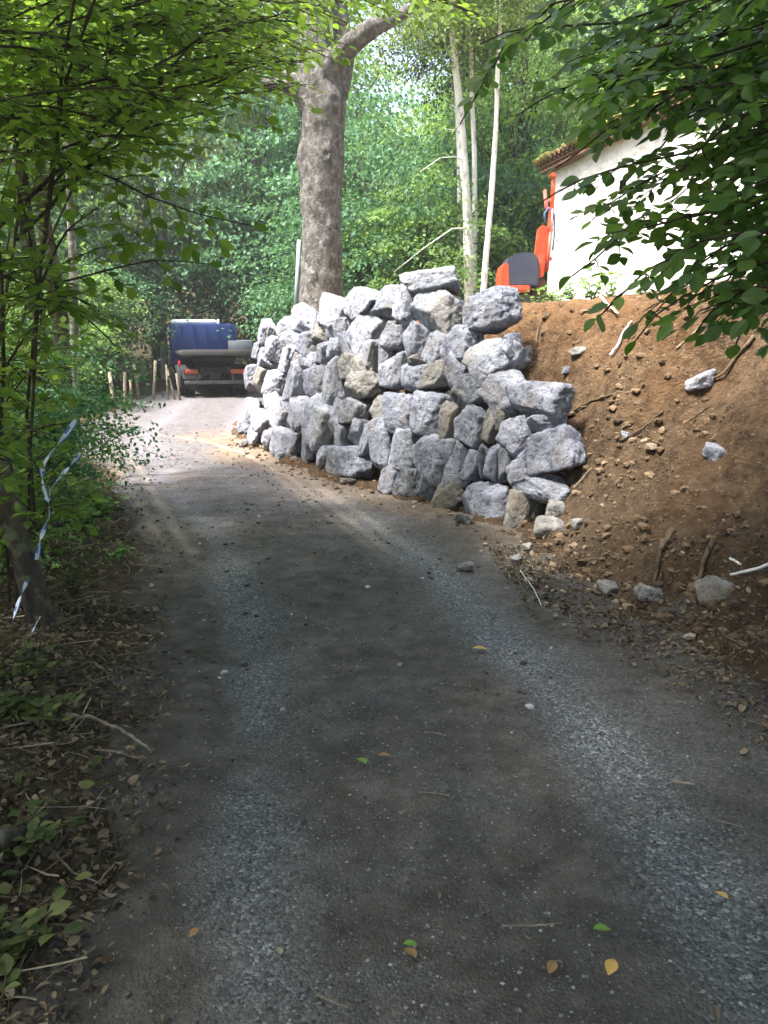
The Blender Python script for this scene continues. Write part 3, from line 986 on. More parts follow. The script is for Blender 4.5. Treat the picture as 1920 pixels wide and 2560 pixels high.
twiglets('root_ends', np.stack([x, y, np.maximum(Hsoil(x, y), H(x, y)) + .012], 1), (.05, .32), m_bits('rootlet', [(0, (.05, .035, .022)), (.6, (.14, .10, .065)), (1, (.38, .31, .23))]), 17, 'thin root ends and dead twigs over the soil bank', 'twigs')
n = 7500
y = 1.1 + 11 * rng.random(n) ** 1.3; x = rng.uniform(-6, -.6, n); dl, _ = sdist(x, y, LFT)
k = (dl < .35) & (dl > -2) & (rng.random(n) < 1 - sm(-.3, .35, dl)); x, y = x[k], y[k]
twiglets('dead_twigs', np.stack([x, y, Hground(x, y) + .03], 1), (.05, .30), m_bits('deadtwig', [(0, (.04, .03, .018)), (.5, (.14, .11, .065)), (1, (.42, .36, .24))]), 18, 'dead twigs and straw on the verge litter', 'twigs')

# leaf litter
def litter(name, x, y, z, ls, mat, seed, label, cat, up=.35, near=True):
    rng = np.random.default_rng(seed); n = len(x)
    P = np.stack([x, y, z + .006 + .02 * rng.random(n)], 1)
    D = rng.normal(size=(n, 3)); D[:, 2] *= .25
    Nn = np.array([0, 0, 1.]) + rng.normal(size=(n, 3)) * up
    o = leaf_obj(name, P, D, Nn, ls * (.28 + 1.15 * rng.random(n) ** 1.6), mat, None, near, (.3, 1.05))
    return tag(o, label, cat, kind='stuff')
n = 70000
y = 1.0 + 12 * rng.random(n) ** 1.4; x = rng.uniform(-6.5, -.7, n)
dl, _ = sdist(x, y, LFT)
k = (dl < .25) & (dl > -2.6) & (rng.random(n) < sm(.30, -.25, dl) if False else (rng.random(n) < 1 - sm(-.35, .28, dl)) & (rng.random(n) < .85 + .8 * n2(x, y, 1.6, 3, 69)))
x, y = x[k], y[k]
xn = rng.uniform(-2.6, -.5, 26000); yn_ = rng.uniform(1.0, 4.6, 26000); dn, _ = sdist(xn, yn_, LFT)
k = (rng.random(26000) < 1 - sm(-.25, .22 + .15 * n2(xn, yn_, 2, 2, 70), dn)); x = np.concatenate([x, xn[k]]); y = np.concatenate([y, yn_[k]])
litter('fallen_leaves', x, y, np.maximum(Hground(x, y), Hroad(x, y) - .004), .034, M['litter'], 11, 'brown leaf litter on the shaded verge under the hedge', 'leaf litter', .65)
n = 42000
x = rng.uniform(.8, 4.8, n); y = rng.uniform(1.0, 6.0, n)
d, yn = sdist(x, y, TOE)
dd = -d
k = (d > -.75) & (d < 1.1) & (rng.random(n) < (1 - sm(-.15, .75, d + .3 * (y - 4.2) + .5 * n2(x, y, 1.5, 2, 68))) * (1 - sm(.25, .75, dd)) + .03)
x, y = x[k], y[k]
litter('leaf_litter', x, y, np.maximum(Hsoil(x, y), Hroad(x, y)), .036, M['litter'], 12, 'brown leaf litter at the shaded toe of the soil bank', 'leaf litter', .7)
# sparse leaves on the lane
n = 300
y = 1.5 + 7 * rng.random(n) ** 1.3; x = rng.uniform(-1.6, 1.9, n)
k = in_road(x, y) > .05; x, y = x[k], y[k]
litter('scattered_leaves', x, y, Hroad(x, y) - .004, .030, m_leaf('lane_leaf', (.06, .05, .035), (.12, .10, .07), (.22, .19, .14), .1, .8, .2), 13, 'dry leaves strewn thinly over the lane', 'leaves', .25)
# single fallen leaves one can point at
yl = m_leaf('fallen_yellow', (.45, .27, .06), (.50, .31, .08), (.55, .36, .10), .2)
gl = m_leaf('fallen_green', (.12, .24, .03), (.14, .27, .04), (.16, .30, .05), .3)
bl = m_leaf('fallen_brown', (.22, .12, .05), (.25, .14, .06), (.27, .16, .07), .2)
for i, (px, py, L_, mt, lb) in enumerate([
    (1180, 1632, .085, yl, 'ochre fallen leaf in the middle of the lane'),
    (915, 1935, .065, gl, 'green and yellow fallen leaf in the lane centre'),
    (1533, 2430, .055, yl, 'orange-yellow leaf on the gravel close to the viewer'),
    (1007, 2385, .04, gl, 'small bright green leaf on the gravel'),
    (1040, 2420, .05, bl, 'curled brown leaf beside the small green leaf'),
    (1385, 2433, .045, bl, 'small tan leaf between the yellow and brown leaves'),
    (1480, 2353, .05, gl, 'narrow green leaf on the dark gravel'),
    (1820, 2262, .045, yl, 'small orange leaf near the lane edge'),
    (497, 2343, .035, bl, 'tiny rusty leaf on the grey wheel track'),
    (945, 1908, .05, bl, 'tan leaf beside the green and yellow leaf'),
]):
    p = ghit(px, py); r_ = np.random.default_rng(i)
    D = np.array([[math.cos(i * 2.1), math.sin(i * 2.1), .05]])
    V, F = leaf_geo(np.array([[0, 0, 0.]]), D, np.array([[.15, .1, 1.]]), L_, True)
    o = link('fallen_leaf', mesh_np('fallen_leaf', V, [F], False), mt)
    o.location = (p[0], p[1], float(Hroad(p[0], p[1])) + .022)
    tag(o, lb, 'leaf', 'fallen leaves lying on the lane')
# ivy / ground cover on verge
n = 26000
y = 1.2 + 13 * rng.random(n) ** 1.2; x = rng.uniform(-8, -1.0, n)
dl, _ = sdist(x, y, LFT)
gm = n2(x, y, 1.1, 3, 77)
k = (dl < .0) & (rng.random(n) < sm(-.1, .45, gm)) & (dl > -3.2) & (rng.random(n) < 1 - sm(-.5, 0, dl))
x, y = x[k], y[k]
litter('ground_ivy', x, y, Hground(x, y) + .03, .05, M['ivy'], 14, 'low ivy and small green weeds on the verge', 'ground cover', .6)

# ------------------------------------------------------------------ the big oak behind the wall
def big_oak():
    rng = np.random.default_rng(3)
    Y = 14.6
    base = pxp(800, 770, Y); gz = float(H(base[0], base[1]))
    root = empty('oak_tree', (base[0], base[1], gz), 0, 'massive knotty grey-brown oak trunk rising behind the boulder wall', 'tree')
    L = lambda px, py, yy=Y: pxp(px, py, yy) - np.array([base[0], base[1], gz])
    tb = MB()
    pts = [L(803, 800), L(802, 740), L(803, 640), L(806, 520), L(806, 430), L(806, 330), L(808, 250), L(790, 160), L(785, 60), L(780, -60), L(775, -260)]
    pts[0][2] = -.3
    s = Y * .978 / FPX
    rr = np.array([62, 55, 50, 47, 50, 50, 56, 44, 36, 32, 24]) * s
    from_ = np.linspace(0, len(pts) - 1, 70)
    P = np.stack([np.interp(from_, range(len(pts)), [q[i] for q in pts]) for i in range(3)], 1)
    rad = np.interp(from_, range(len(pts)), rr)
    f2 = np.linspace(0, 69, 260)
    P = np.stack([np.interp(f2, range(70), P[:, i]) for i in range(3)], 1); rad = np.interp(f2, range(70), rad)
    tb.tube(P, rad, 72, wob=0)
    Vt = tb.V[-1]; cen = np.repeat(P, 72, 0); nn = Vt - cen; nn /= np.linalg.norm(nn, axis=1)[:, None] + 1e-9
    dsp = .018 * fbm(Vt * np.array([2.2, 2.2, 1.]), 4, 2) + .012 * fbm(Vt * np.array([9, 9, 5.]), 3, 4)
    for px, py, r_ in ((744, 392, 26), (770, 410, 16), (745, 508, 24), (775, 520, 14), (815, 385, 17), (752, 450, 14), (850, 470, 10), (838, 250, 22), (800, 470, 10), (738, 330, 12), (785, 690, 10), (830, 560, 9), (815, 600, 8), (842, 340, 10), (775, 300, 12)):
        c_ = L(px, py, Y - (.03 if px < 772 else .36)); q_ = np.linalg.norm((Vt - c_) * np.array([1, 1, .8]), axis=1) / (r_ * s)
        dsp += r_ * s * (.46 * np.exp(-q_ ** 2 * .9) - .45 * np.exp(-(q_ * 3) ** 2))
    tb.V[-1] = Vt + nn * dsp[:, None]
    # right limb
    def limb(pp, rads, n=26, sd=1):
        f = np.linspace(0, len(pp) - 1, n)
        P_ = np.stack([np.interp(f, range(len(pp)), [q[i] for q in pp]) for i in range(3)], 1)
        tb.tube(P_, np.interp(f, range(len(pp)), rads) * s, 16, wob=.14, seed=sd)
    limb([L(800, 215, Y), L(835, 150, Y - .2), L(890, 100, Y - .4), L(940, 65, Y - .5), L(985, 50, Y - .4), L(1080, -20, Y)], [44, 27, 23, 19, 13, 8], sd=5)
    limb([L(835, 235, Y + .1), L(862, 130, Y + .2), L(850, 40, Y + .3), L(835, -80, Y + .4)], [36, 24, 20, 16], sd=6)
    limb([L(790, 270, Y), L(745, 225, Y - .1), L(705, 212, Y - .2), L(655, 205, Y - .2), L(600, 150, Y - .2)], [44, 22, 15, 10, 5], sd=7)
    limb([L(790, 240, Y), L(740, 205, Y + .1), L(700, 190, Y), L(650, 120, Y)], [34, 18, 12, 7], sd=8)
    tb.build('trunk', M['oak'], root)
    st = MB().tube([L(748, 600, Y - .1), L(743, 700, Y - .1), L(738, 790, Y - .1)], .035, 8)
    st.build('drain_strip', m_plain('grey_plastic', (.35, .39, .46), .4), root)
    P, D, Nn, Ls, cc = crown_pts(rng, (0.3, 0, 8.4), (5.2, 4.0, 4.2), 300, 95, .10, .75, .3, .35, .5)
    m = (P[:, 2] > 5.2) | ((P[:, 0] < -1.2) & (P[:, 2] > 4.0)) | ((P[:, 0] > 1.0) & (P[:, 2] > 4.6))
    # upper leaves out of view thinned so sun reaches the barn
    px = (P[:, 0] + base[0]) / ((P[:, 1] + base[1]))
    m = m & ((P[:, 2] + gz < 7.3) | sun_gap(P + np.array([base[0], base[1], gz]), rng, .15))
    leaf_obj('crown', P[m], D[m], Nn[m], Ls[m], M['leaf_far2'], root)
    return root
big_oak()

# pale trunks right of the oak
def pale_tree(name, seed, pts, Y, r, label, leaf, branches=()):
    rng = np.random.default_rng(seed)
    b = pxp(*pts[0], Y); gz = float(H(b[0], b[1]))
    root = empty(name, (b[0], b[1], gz), 0, label, 'tree', 'slender pale trunks behind the wall')
    L = lambda px, py, dy=0: pxp(px, py, Y + dy) - np.array([b[0], b[1], gz])
    f = np.linspace(0, len(pts) - 1, 40)
    pp = [L(*q) for q in pts]; pp[0][2] = -.2
    P = np.stack([np.interp(f, range(len(pp)), [q[i] for q in pp]) for i in range(3)], 1)
    tb = MB(); tb.tube(P, np.linspace(r, r * .55, 40), 14, wob=.12, seed=seed)
    for br in branches:
        q = [L(a, c, dy) for a, c, dy in br]
        f = np.linspace(0, len(q) - 1, 10)
        Q = np.stack([np.interp(f, range(len(q)), [w_[i] for w_ in q]) for i in range(3)], 1)
        tb.tube(Q, np.linspace(.018, .006, 10), 6, cap=False)
    tb.build('trunk', M['pale_bark'], root)
    top = P[-1]
    P, D, Nn, Ls, cc = crown_pts(rng, (top[0] + .2, top[1], P[0][2] + (HOR + 0) * 0 + 6.6), (1.7, 1.9, 1.5), 80, 130, .065, .6, .25, .45, .5)
    leaf_obj('crown', P, D, Nn, Ls, leaf, root)
    return root
pale_tree('pale_trunk_tree', 21, [(1175, 745), (1170, 560), (1158, 380), (1148, 250), (1140, 180), (1120, -40)], 18, .105, 'thickest bare white trunk of the pale group, with broken side branches', M['leaf_far2'],
          [[(1158, 400, 0), (1135, 392, -.3), (1100, 395, -.6), (1050, 430, -.8)], [(1150, 330, 0), (1130, 325, -.2), (1112, 322, -.3)], [(1165, 570, 0), (1130, 572, -.3), (1060, 620, -.6), (985, 680, -.8)], [(1148, 275, 0), (1125, 262, -.2)]])
pale_tree('pale_trunk_tree', 22, [(1186, 745), (1187, 560), (1186, 380), (1180, 250), (1178, 120), (1180, -60)], 18.4, .065, 'thin white trunk standing directly behind the thickest pale trunk', M['leaf_far'])
pale_tree('pale_trunk_tree', 23, [(1203, 745), (1215, 640), (1228, 500), (1240, 320), (1243, 200), (1255, -40)], 17, .068, 'slim leaning pale trunk between the white trunks and the digger', M['leaf_far2'])
pale_tree('dark_trunk_tree', 24, [(1152, 745), (1152, 560), (1150, 380), (1140, 200), (1130, 0)], 19.5, .09, 'narrow dark trunk just beside the thickest white trunk', M['leaf_teal'])
bpy.data.objects['dark_trunk_tree'].children[0].data.materials[0] = M['dark_bark']

# ------------------------------------------------------------------ woodland trees behind
PROTO = [
    make_tree('broadleaf_tree', 31, 13, 7.0, (4.0, 4.0, 5.6), 170, 100, .19, .22, M['dark_bark'], M['leaf_far'], '', 'tree', (0, 0, 0), rc=1.15, flat=.25),
    make_tree('broadleaf_tree', 32, 15, 8.0, (4.2, 4.2, 6.6), 170, 100, .19, .25, M['hazel'], M['leaf_far2'], '', 'tree', (0, 0, 0), rc=1.15, flat=.25),
    make_tree('broadleaf_tree', 33, 11, 5.6, (3.6, 3.6, 5.0), 170, 100, .17, .2, M['dark_bark'], M['leaf_teal'], '', 'tree', (0, 0, 0), rc=1.1, flat=.2, droop=.2),
    make_tree('broadleaf_shrub', 34, 5, 2.4, (2.4, 2.2, 2.3), 110, 90, .115, .06, M['hazel'], M['leaf_teal'], '', 'shrub', (0, 0, 0), rc=.75, flat=.22, droop=.25),
    make_tree('broadleaf_shrub', 35, 4, 1.7, (2.0, 2.0, 1.7), 95, 90, .105, .05, M['hazel'], M['leaf_far'], '', 'shrub', (0, 0, 0), rc=.6, flat=.3),
]
used = set()
TREES = [
 # proto, x, y, scale, label
 (0, -11.5, 27, 1.0, 'bushy light green tree beyond the lane posts'),
 (1, -8.5, 31, 1.0, 'tall yellow-green tree behind the parked truck'),
 (2, -4.2, 29.5, 1.0, 'dark teal layered tree between truck and oak'),
 (2, -1.2, 27, .95, 'dark layered tree just behind the oak trunk'),
 (0, 2.6, 27, .62, 'leafy tree filling the gap between oak and white trunks'),
 (2, 5.0, 28, 1.05, 'dark tree behind the orange digger'),
 (0, 8.5, 27, 1.0, 'green tree behind the barn eave'),
 (1, 12.5, 26, 1.1, 'tall tree rising behind the mossy barn roof'),
 (1, -15.5, 22, 1.0, 'tall tree at the far end of the hedge'),
 (0, -14, 34, 1.2, 'high tree deep in the wood beyond the fence posts'),
 (1, -6, 38, 1.3, 'tallest tree far behind the truck cab'),
 (0, -2.6, 36, 1.15, 'tall tree deep behind the oak crown'),
 (2, 6.5, 38, 1.2, 'dark tall tree far behind the white trunks'),
 (0, 13, 36, 1.2, 'tall tree far behind the barn'),
 (2, 18, 30, 1.1, 'dark tree beyond the barn gable'),
 (1, -20, 30, 1.2, 'tall tree deep in the wood past the hedge'),
 (2, -10.5, 20, .62, 'small tree overhanging the row of posts'),
 (0, 3.6, 22.5, .62, 'small tree behind the digger and barn corner'),
 (1, 17, 20, 1.0, 'tree standing beside the far barn wall'),
 (3, -1.7, 22.2, .85, 'dark layered shrub beside the oak trunk, above the wall end'),
 (3, -0.4, 20, 1.0, 'teal shrub directly behind the oak trunk'),
 (4, 0.9, 18.8, 1.0, 'light green shrub between oak and white trunks'),
 (3, 2.6, 21.5, 1.05, 'dense dark shrub behind the slim leaning trunk'),
 (4, 4.6, 20.5, 1.0, 'green shrub behind the digger arm'),
 (4, -8.0, 18, .9, 'pale green bush in front of the row of posts'),
 (3, -9.3, 25, 1.05, 'layered shrub beside the truck cab'),
 (4, -2.2, 26.3, .95, 'bush hanging over the tail of the truck'),
 (4, -8.6, 14.5, .9, 'bush on the verge where the lane bends'),
 (3, -10.8, 16.5, 1.0, 'tall shrub in the hedge beyond the bend'),
 (4, -7.4, 11.6, .7, 'low bush at the near end of the bend'),
 (3, -12.5, 12, 1.2, 'dark shrub deep in the hedge'),
 (3, -9.0, 8.0, 1.0, 'dark shrub behind the hazel stems'),
 (4, -9.6, 20.0, 1.25, 'light bush close behind the row of posts'),
 (4, -8.9, 22.8, 1.15, 'light bush filling the gap beside the truck'),
 (4, -11.5, 19.0, 1.6, 'broad bright bush deeper behind the posts'),
 (3, -12.8, 22.5, 1.5, 'wide teal shrub deep behind the posts'),
 (4, -10.5, 28.5, 1.7, 'large pale bush beyond the truck cab'),
 (3, -6.0, 30.5, 1.4, 'dark shrub closing the lane past the truck'),
 (4, -7.4, 12.6, .8, 'small bush on the outside of the bend'),
 (3, -2.75, 6.3, .36, 'low dark sapling on the verge behind the fence tape'),
 (4, -3.3, 7.4, .42, 'low leafy sapling halfway along the verge'),
 (3, -5.3, 8.9, .38, 'low sapling at the foot of the birch'),
 (4, -5.9, 10.6, .34, 'low sapling where the verge meets the bend'),
 (4, -2.5, 5.0, .34, 'low green sapling beside the leaning trunk'),
]
TG = {True: 'woodland trees beyond the lane', False: 'shrubs of the woodland edge'}
for i, (pi, x, y, s, lb) in enumerate(TREES):
    o = PROTO[pi] if pi not in used else copy_tree(PROTO[pi])
    used.add(pi)
    o.location = (x, y, float(H(x, y)) - .1)
    o.rotation_euler = (0, 0, i * 2.39)
    o.scale = (s, s, s * (.95 + .1 * (i % 3)))
    tag(o, lb, 'tree' if pi < 3 else 'shrub', TG[pi < 3])

# far wood as one mass
rng = np.random.default_rng(77)
P_, D_, N_, L_ = [], [], [], []
for k in range(900):
    a = rng.uniform(-.75, .75); rr_ = rng.uniform(46, 80)
    cx, cy = rr_ * math.sin(a), rr_ * math.cos(a)
    cz = float(H(cx, cy)) + rng.uniform(1, 11)
    n = 60
    off = rng.normal(size=(n, 3)) * np.array([1.4, 1.4, .7])
    P_.append(np.array([cx, cy, cz]) + off)
P_ = np.concatenate(P_)
D_ = rng.normal(size=P_.shape); N_ = np.array([0, -.4, 1.]) + rng.normal(size=P_.shape) * .5
o = leaf_obj('far_woodland', P_, D_, N_, .45 * (.6 + .8 * rng.random(len(P_))), M['leaf_far'])
tag(o, 'distant mass of trees closing the view', 'woodland', kind='stuff')

# ------------------------------------------------------------------ haze (thin bright woodland air)
hz_me = MB().box((0, 0, 17.4), (340, 340, 37)).build('haze', None, smooth=False)
hm, hnt, hout = new_mat('haze_air')
pv = hnt.nodes.new('ShaderNodeVolumePrincipled')
pv.inputs['Color'].default_value = (.88, .95, .93, 1); pv.inputs['Density'].default_value = .0015; pv.inputs['Anisotropy'].default_value = .2
hnt.links.new(pv.outputs[0], hout.inputs['Volume'])
hz_me.data.materials.append(hm); hz_me['kind'] = 'stuff'
tag(hz_me, 'thin pale air between the trees', 'haze')

# ------------------------------------------------------------------ canopy trees beside and behind the viewer
CAN = [
 ('beech_tree', 51, (5.4, 0.2), 13, 7.6, (5.4, 5.4, 3.8), 340, .17, 'big shade tree whose boughs overhang the lane from the bank side'),
 ('beech_tree', 52, (-5.2, 0.5), 13, 7.8, (5.6, 5.4, 3.8), 340, .17, 'big shade tree overhanging the lane from the hedge side'),
 ('beech_tree', 53, (0.5, -6.0), 14, 8.0, (6.4, 5.4, 4.2), 340, .18, 'big shade tree behind the viewer'),
 ('beech_tree', 54, (-9.5, 5.0), 13, 7.8, (4.6, 4.2, 3.8), 230, .13, 'tall tree standing in the hedge beside the lane'),
 ('beech_tree', 55, (9.0, 5.0), 13, 8.2, (4.5, 4.5, 3.8), 200, .13, 'tall tree on top of the bank'),
]
for nm, sd, (x, y), h, cz, r, ncl, ls, lb in CAN:
    make_tree(nm, sd, h, cz, r, ncl, 90, ls, .22, M['dark_bark'], M['leaf_hazel'] if x < 0 else M['leaf_beech'], lb, 'tree', (x, y, float(H(x, y))), 'shade trees over the lane', rc=.9, inner=.4, cull=True, cofs=(-1.6 * np.sign(x) if abs(x) < 6 else 0, .6))

# ------------------------------------------------------------------ near sprays of leaves
class Spray:
    def __init__(s, seed):
        s.rng = np.random.default_rng(seed); s.W = MB(); s.P, s.D, s.N, s.L = [], [], [], []
    def leaf(s, p, d, n, l):
        s.P.append(p); s.D.append(d); s.N.append(n); s.L.append(l)
    def bough(s, pts, r0, r1, side=.55, ls=.075, step=.045, twig_step=.16, up=(0, 0, 1), bare=.0, leafy=1.0):
        rng = s.rng; pts = np.array(pts, float)
        # smooth resample
        seg = np.linalg.norm(np.diff(pts, axis=0), axis=1); cu = np.concatenate([[0], np.cumsum(seg)]); Ltot = cu[-1]
        n = max(6, int(Ltot / .12)); f = np.linspace(0, Ltot, n)
        P = np.stack([np.interp(f, cu, pts[:, i]) for i in range(3)], 1)
        for _ in range(2): P[1:-1] = (P[:-2] + 2 * P[1:-1] + P[2:]) / 4
        P[1:-1] += rng.normal(size=(n - 2, 3)) * .006
        s.W.tube(P, np.linspace(r0, r1, n), 6, cap=False)
        T = nrmz(np.gradient(P, axis=0)); up = nrmz(np.array(up, float) + rng.normal(size=3) * .15)
        t = bare * Ltot; sgn = 1
        while t < Ltot:
            j = min(int(t / Ltot * (n - 1)), n - 1); fr = t / Ltot
            S = nrmz(np.cross(T[j], up)) * sgn
            ll = side * (.35 + .75 * math.sin(math.pi * min(1, .25 + fr * .75))) * rng.uniform(.5, 1.15)
            if ll > .12:
                d = nrmz(T[j] * rng.uniform(.5, 1.) + S * 1.0 + up * rng.uniform(-.25, .2))
                e = P[j] + d * ll - np.array([0, 0, .12 * ll])
                Q = curve(P[j], e, .05 * ll, 5, .006, rng)
                s.W.tube(Q, np.linspace(max(r1, .0035), .0012, 5), 4, cap=False)
                m = max(2, int(ll / step))
                for q in range(m):
                    u = (q + .6) / m; pp = Q[0] + (Q[-1] - Q[0]) * u; pp = pp + np.array([0, 0, .05 * ll * 4 * u * (1 - u)])
                    if rng.random() > leafy: continue
                    sd = nrmz(np.cross(d, up)) * (1 if q % 2 else -1)
                    dd = d * .75 + sd * .8 + rng.normal(size=3) * .18 - np.array([0, 0, .22])
                    s.leaf(pp, dd, up + rng.normal(size=3) * .32, ls * rng.uniform(.65, 1.15))
                s.leaf(e, d - np.array([0, 0, .15]), up + rng.normal(size=3) * .3, ls * rng.uniform(.7, 1.1))
            t += twig_step * rng.uniform(.6, 1.3); sgn = -sgn
        s.leaf(P[-1], T[-1], up, ls)
    def build(s, wname, lname, wm, lm, parent, org):
        s.W.V = [v - org for v in s.W.V]
        s.W.build(wname, wm, parent)
        P, D, N, L = np.array(s.P), np.array(s.D), np.array(s.N), np.array(s.L)
        # leaves above the view cut away so the sun reaches the lane
        hi = P[:, 2] > 1.9 + .40 * P[:, 1]
        k = ~hi | sun_gap(P, s.rng, .12)
        leaf_obj(lname, P[k] - org, D[k], N[k], L[k], lm, parent, True)

# beech boughs on the right, hanging from a trunk outside the frame
org = np.array([3.3, 1.9, float(H(3.3, 1.9))])
root = empty('overhanging_beech', org, 0, 'dark leafed beech whose boughs hang in front of the barn wall', 'tree')
S = Spray(61)
trunk_pts = np.array([org - [0, 0, .3], org + [.05, .1, 1.4], org + [0, .2, 2.6], org + [-.1, .3, 4.2], org + [0, .4, 6]])
tb = MB(); tb.tube((trunk_pts - org), [.15, .12, .10, .08, .05], 12, wob=.15, seed=4)
rngb = np.random.default_rng(62)
def tr_at(z):
    return np.array([np.interp(z, trunk_pts[:, 2], trunk_pts[:, i]) for i in range(3)])
BO = [ # (tip px, tip py, Y, mid px, mid py, leafy)
 (1330, 520, 3.6, 1640, 400), (1430, 690, 3.4, 1700, 560), (1500, 790, 3.1, 1760, 620), (1590, 850, 3.0, 1800, 700),
 (1390, 420, 3.9, 1640, 300), (1290, 290, 3.9, 1560, 190), (1200, 110, 3.7, 1450, 60), (1150, 310, 3.9, 1330, 60),
 (1500, 620, 3.5, 1720, 500), (1640, 780, 3.2, 1820, 640), (1740, 830, 3.0, 1900, 690), (1550, 470, 3.9, 1750, 330),
 (1440, 250, 3.6, 1680, 160), (1600, 300, 3.3, 1800, 200), (1700, 430, 3.1, 1850, 330), (1760, 560, 2.9, 1900, 460),
 (1820, 700, 2.8, 1940, 560), (1560, 120, 3.4, 1800, 40), (1350, 60, 3.3, 1600, -60), (1840, 860, 2.9, 1960, 700),
 (1680, 660, 3.6, 1850, 540), (1880, 800, 3.2, 1980, 620), (1500, 350, 4.2, 1700, 230), (1640, 550, 4.1, 1820, 420),
 (1720, 250, 3.9, 1880, 140), (1850, 420, 3.5, 1980, 300), (1780, 120, 3.1, 1930, 20), (1420, 160, 4.3, 1620, 60),
 (1860, 180, 4.2, 1990, 80), (1900, 560, 3.9, 2020, 420), (1800, 620, 4.3, 1940, 480), (1480, 550, 4.3, 1700, 430),
]
for i, (a, b, Y, c, d) in enumerate(BO):
    tip = pxp(a, b, Y); mid = pxp(c, d, Y - .35)
    z0 = mid[2] + .1
    st = tr_at(min(max(z0, org[2] + .8), org[2] + 5.5))
    up = (rngb.uniform(-.3, .1), rngb.uniform(-.55, -.1), .9)
    S.bough([st, (st + mid) / 2 + [0, 0, .10 + .1 * rngb.random()], mid + rngb.normal(size=3) * .05, (mid + tip) / 2 + [0, 0, .06], tip], .010, .003, .42 if i > 7 else .34, .078, .04, .085, up, .18)
for k in range(16):
    a = rngb.uniform(1440, 1800); b = rngb.uniform(150, 330); Y = rngb.uniform(3.6, 4.6)
    tip = pxp(a, b, Y); st = pxp(a + rngb.uniform(120, 240), b - rngb.uniform(60, 150), Y - .1)
    S.bough([st, (st + tip) / 2 + [0, 0, .05], tip], .005, .0025, .34, .072, .038, .09, (rngb.uniform(-.4, .2), rngb.uniform(-.6, -.1), .9), .0)
for k in range(52):
    u = rngb.random(); b = rngb.uniform(-60, 860); Y = rngb.uniform(2.9, 4.6)
    lim = 1420 + 330 * sm(200, 850, b) - 130 * (b < 150)
    a = lim + (2050 - lim) * rngb.random() ** .8
    if 300 < b < 760 and a < 1700 and rngb.random() < .6: a += 230
    tip = pxp(a, b, Y); st = pxp(a + rngb.uniform(120, 260), b - rngb.uniform(20, 150), Y - .1)
    up = (rngb.uniform(-.4, .2), rngb.uniform(-.6, -.1), .9)
    S.bough([st, (st + tip) / 2 + [0, 0, .05], tip], .005, .0025, .36, .074, .036, .08, up, .0)
S.build('boughs', 'foliage', M['twig'], M['leaf_beech'], root, org)
tb.build('trunk', M['dark_bark'], root)

# hazel hedge on the left: stems and arching sprays
def hazel(name, x, y, seed, stems, sprays, label, h=4.2, ls=.07, leafm='leaf_hazel', side=.42):
    rng = np.random.default_rng(seed)
    z = float(H(x, y)); org = np.array([x, y, z])
    root = empty(name, org, 0, label, 'shrub', 'hazel stools of the hedge')
    W = MB(); tips = []
    for k in range(stems):
        a = rng.uniform(0, 6.28); r = rng.uniform(.05, .28)
        b = np.array([r * math.cos(a), r * math.sin(a), -.1])
        ln = np.array([math.cos(a), math.sin(a), 0]) * rng.uniform(.2, .9) + np.array([.35, .0, 0])
        hh = h * rng.uniform(.65, 1.1)
        t = np.linspace(0, 1, 10)[:, None]
        P = b + np.array([0, 0, 1]) * hh * t + ln * (t ** 2) * 1.2 + rng.normal(size=(10, 3)) * .018
        rad = rng.uniform(.007, .019)
        W.tube(P, np.linspace(rad, .006, 10), 7, wob=.1, seed=k)
        tips.append(P)
    S = Spray(seed + 1)
    S.W.add(np.concatenate(W.V) + org, W.F)
    for k in range(sprays):
        P = tips[k % len(tips)]; j = rng.integers(1, 10); st = P[j] + org
        a = rng.uniform(-1.2, 1.5) if rng.random() < .5 else rng.uniform(0, 6.28)
        L = rng.uniform(.5, 1.2)
        if st[2] < 1.6 + .36 * st[1] * .6 and math.cos(a) > -.2: L *= .4
        tip = st + np.array([math.cos(a) * L, math.sin(a) * L, rng.uniform(-.25, .45)])
        S.bough([st, (st + tip) / 2 + [0, 0, .1], tip], .007, .003, side, ls, .05, .11, (rng.uniform(-.3, .3), rng.uniform(-.5, .1), .9), .1)
    S.build('branches', 'foliage', M['hazel'], M[leafm], root, org)
    return root
HZ = [
 (-1.95, 3.2, 5, 60, 'hazel stool with thin stems nearest the viewer'),
 (-2.05, 4.3, 6, 60, 'hazel stool behind the hanging fence tape'),
 (-2.75, 5.3, 6, 56, 'hazel stool beside the leaning dark trunk'),
 (-3.4, 6.5, 6, 48, 'hazel stool behind the second tape end'),
 (-4.2, 7.8, 8, 34, 'hazel stool halfway to the bend'),
 (-5.2, 9.3, 8, 34, 'hazel stool at the bend beside the birch'),
 (-3.0, 4.0, 9, 28, 'hazel stool deeper in the hedge near the viewer'),
 (-3.6, 5.8, 9, 28, 'hazel stool deeper in the hedge behind the dark trunk'),
 (-4.6, 7.4, 8, 28, 'hazel stool deep in the hedge before the bend'),
]
for i, (x, y, s_, sp, lb) in enumerate(HZ):
    hazel('hazel_shrub', x, y, 200 + i * 11, s_, sp, lb, h=4.3 + .4 * (i % 3))

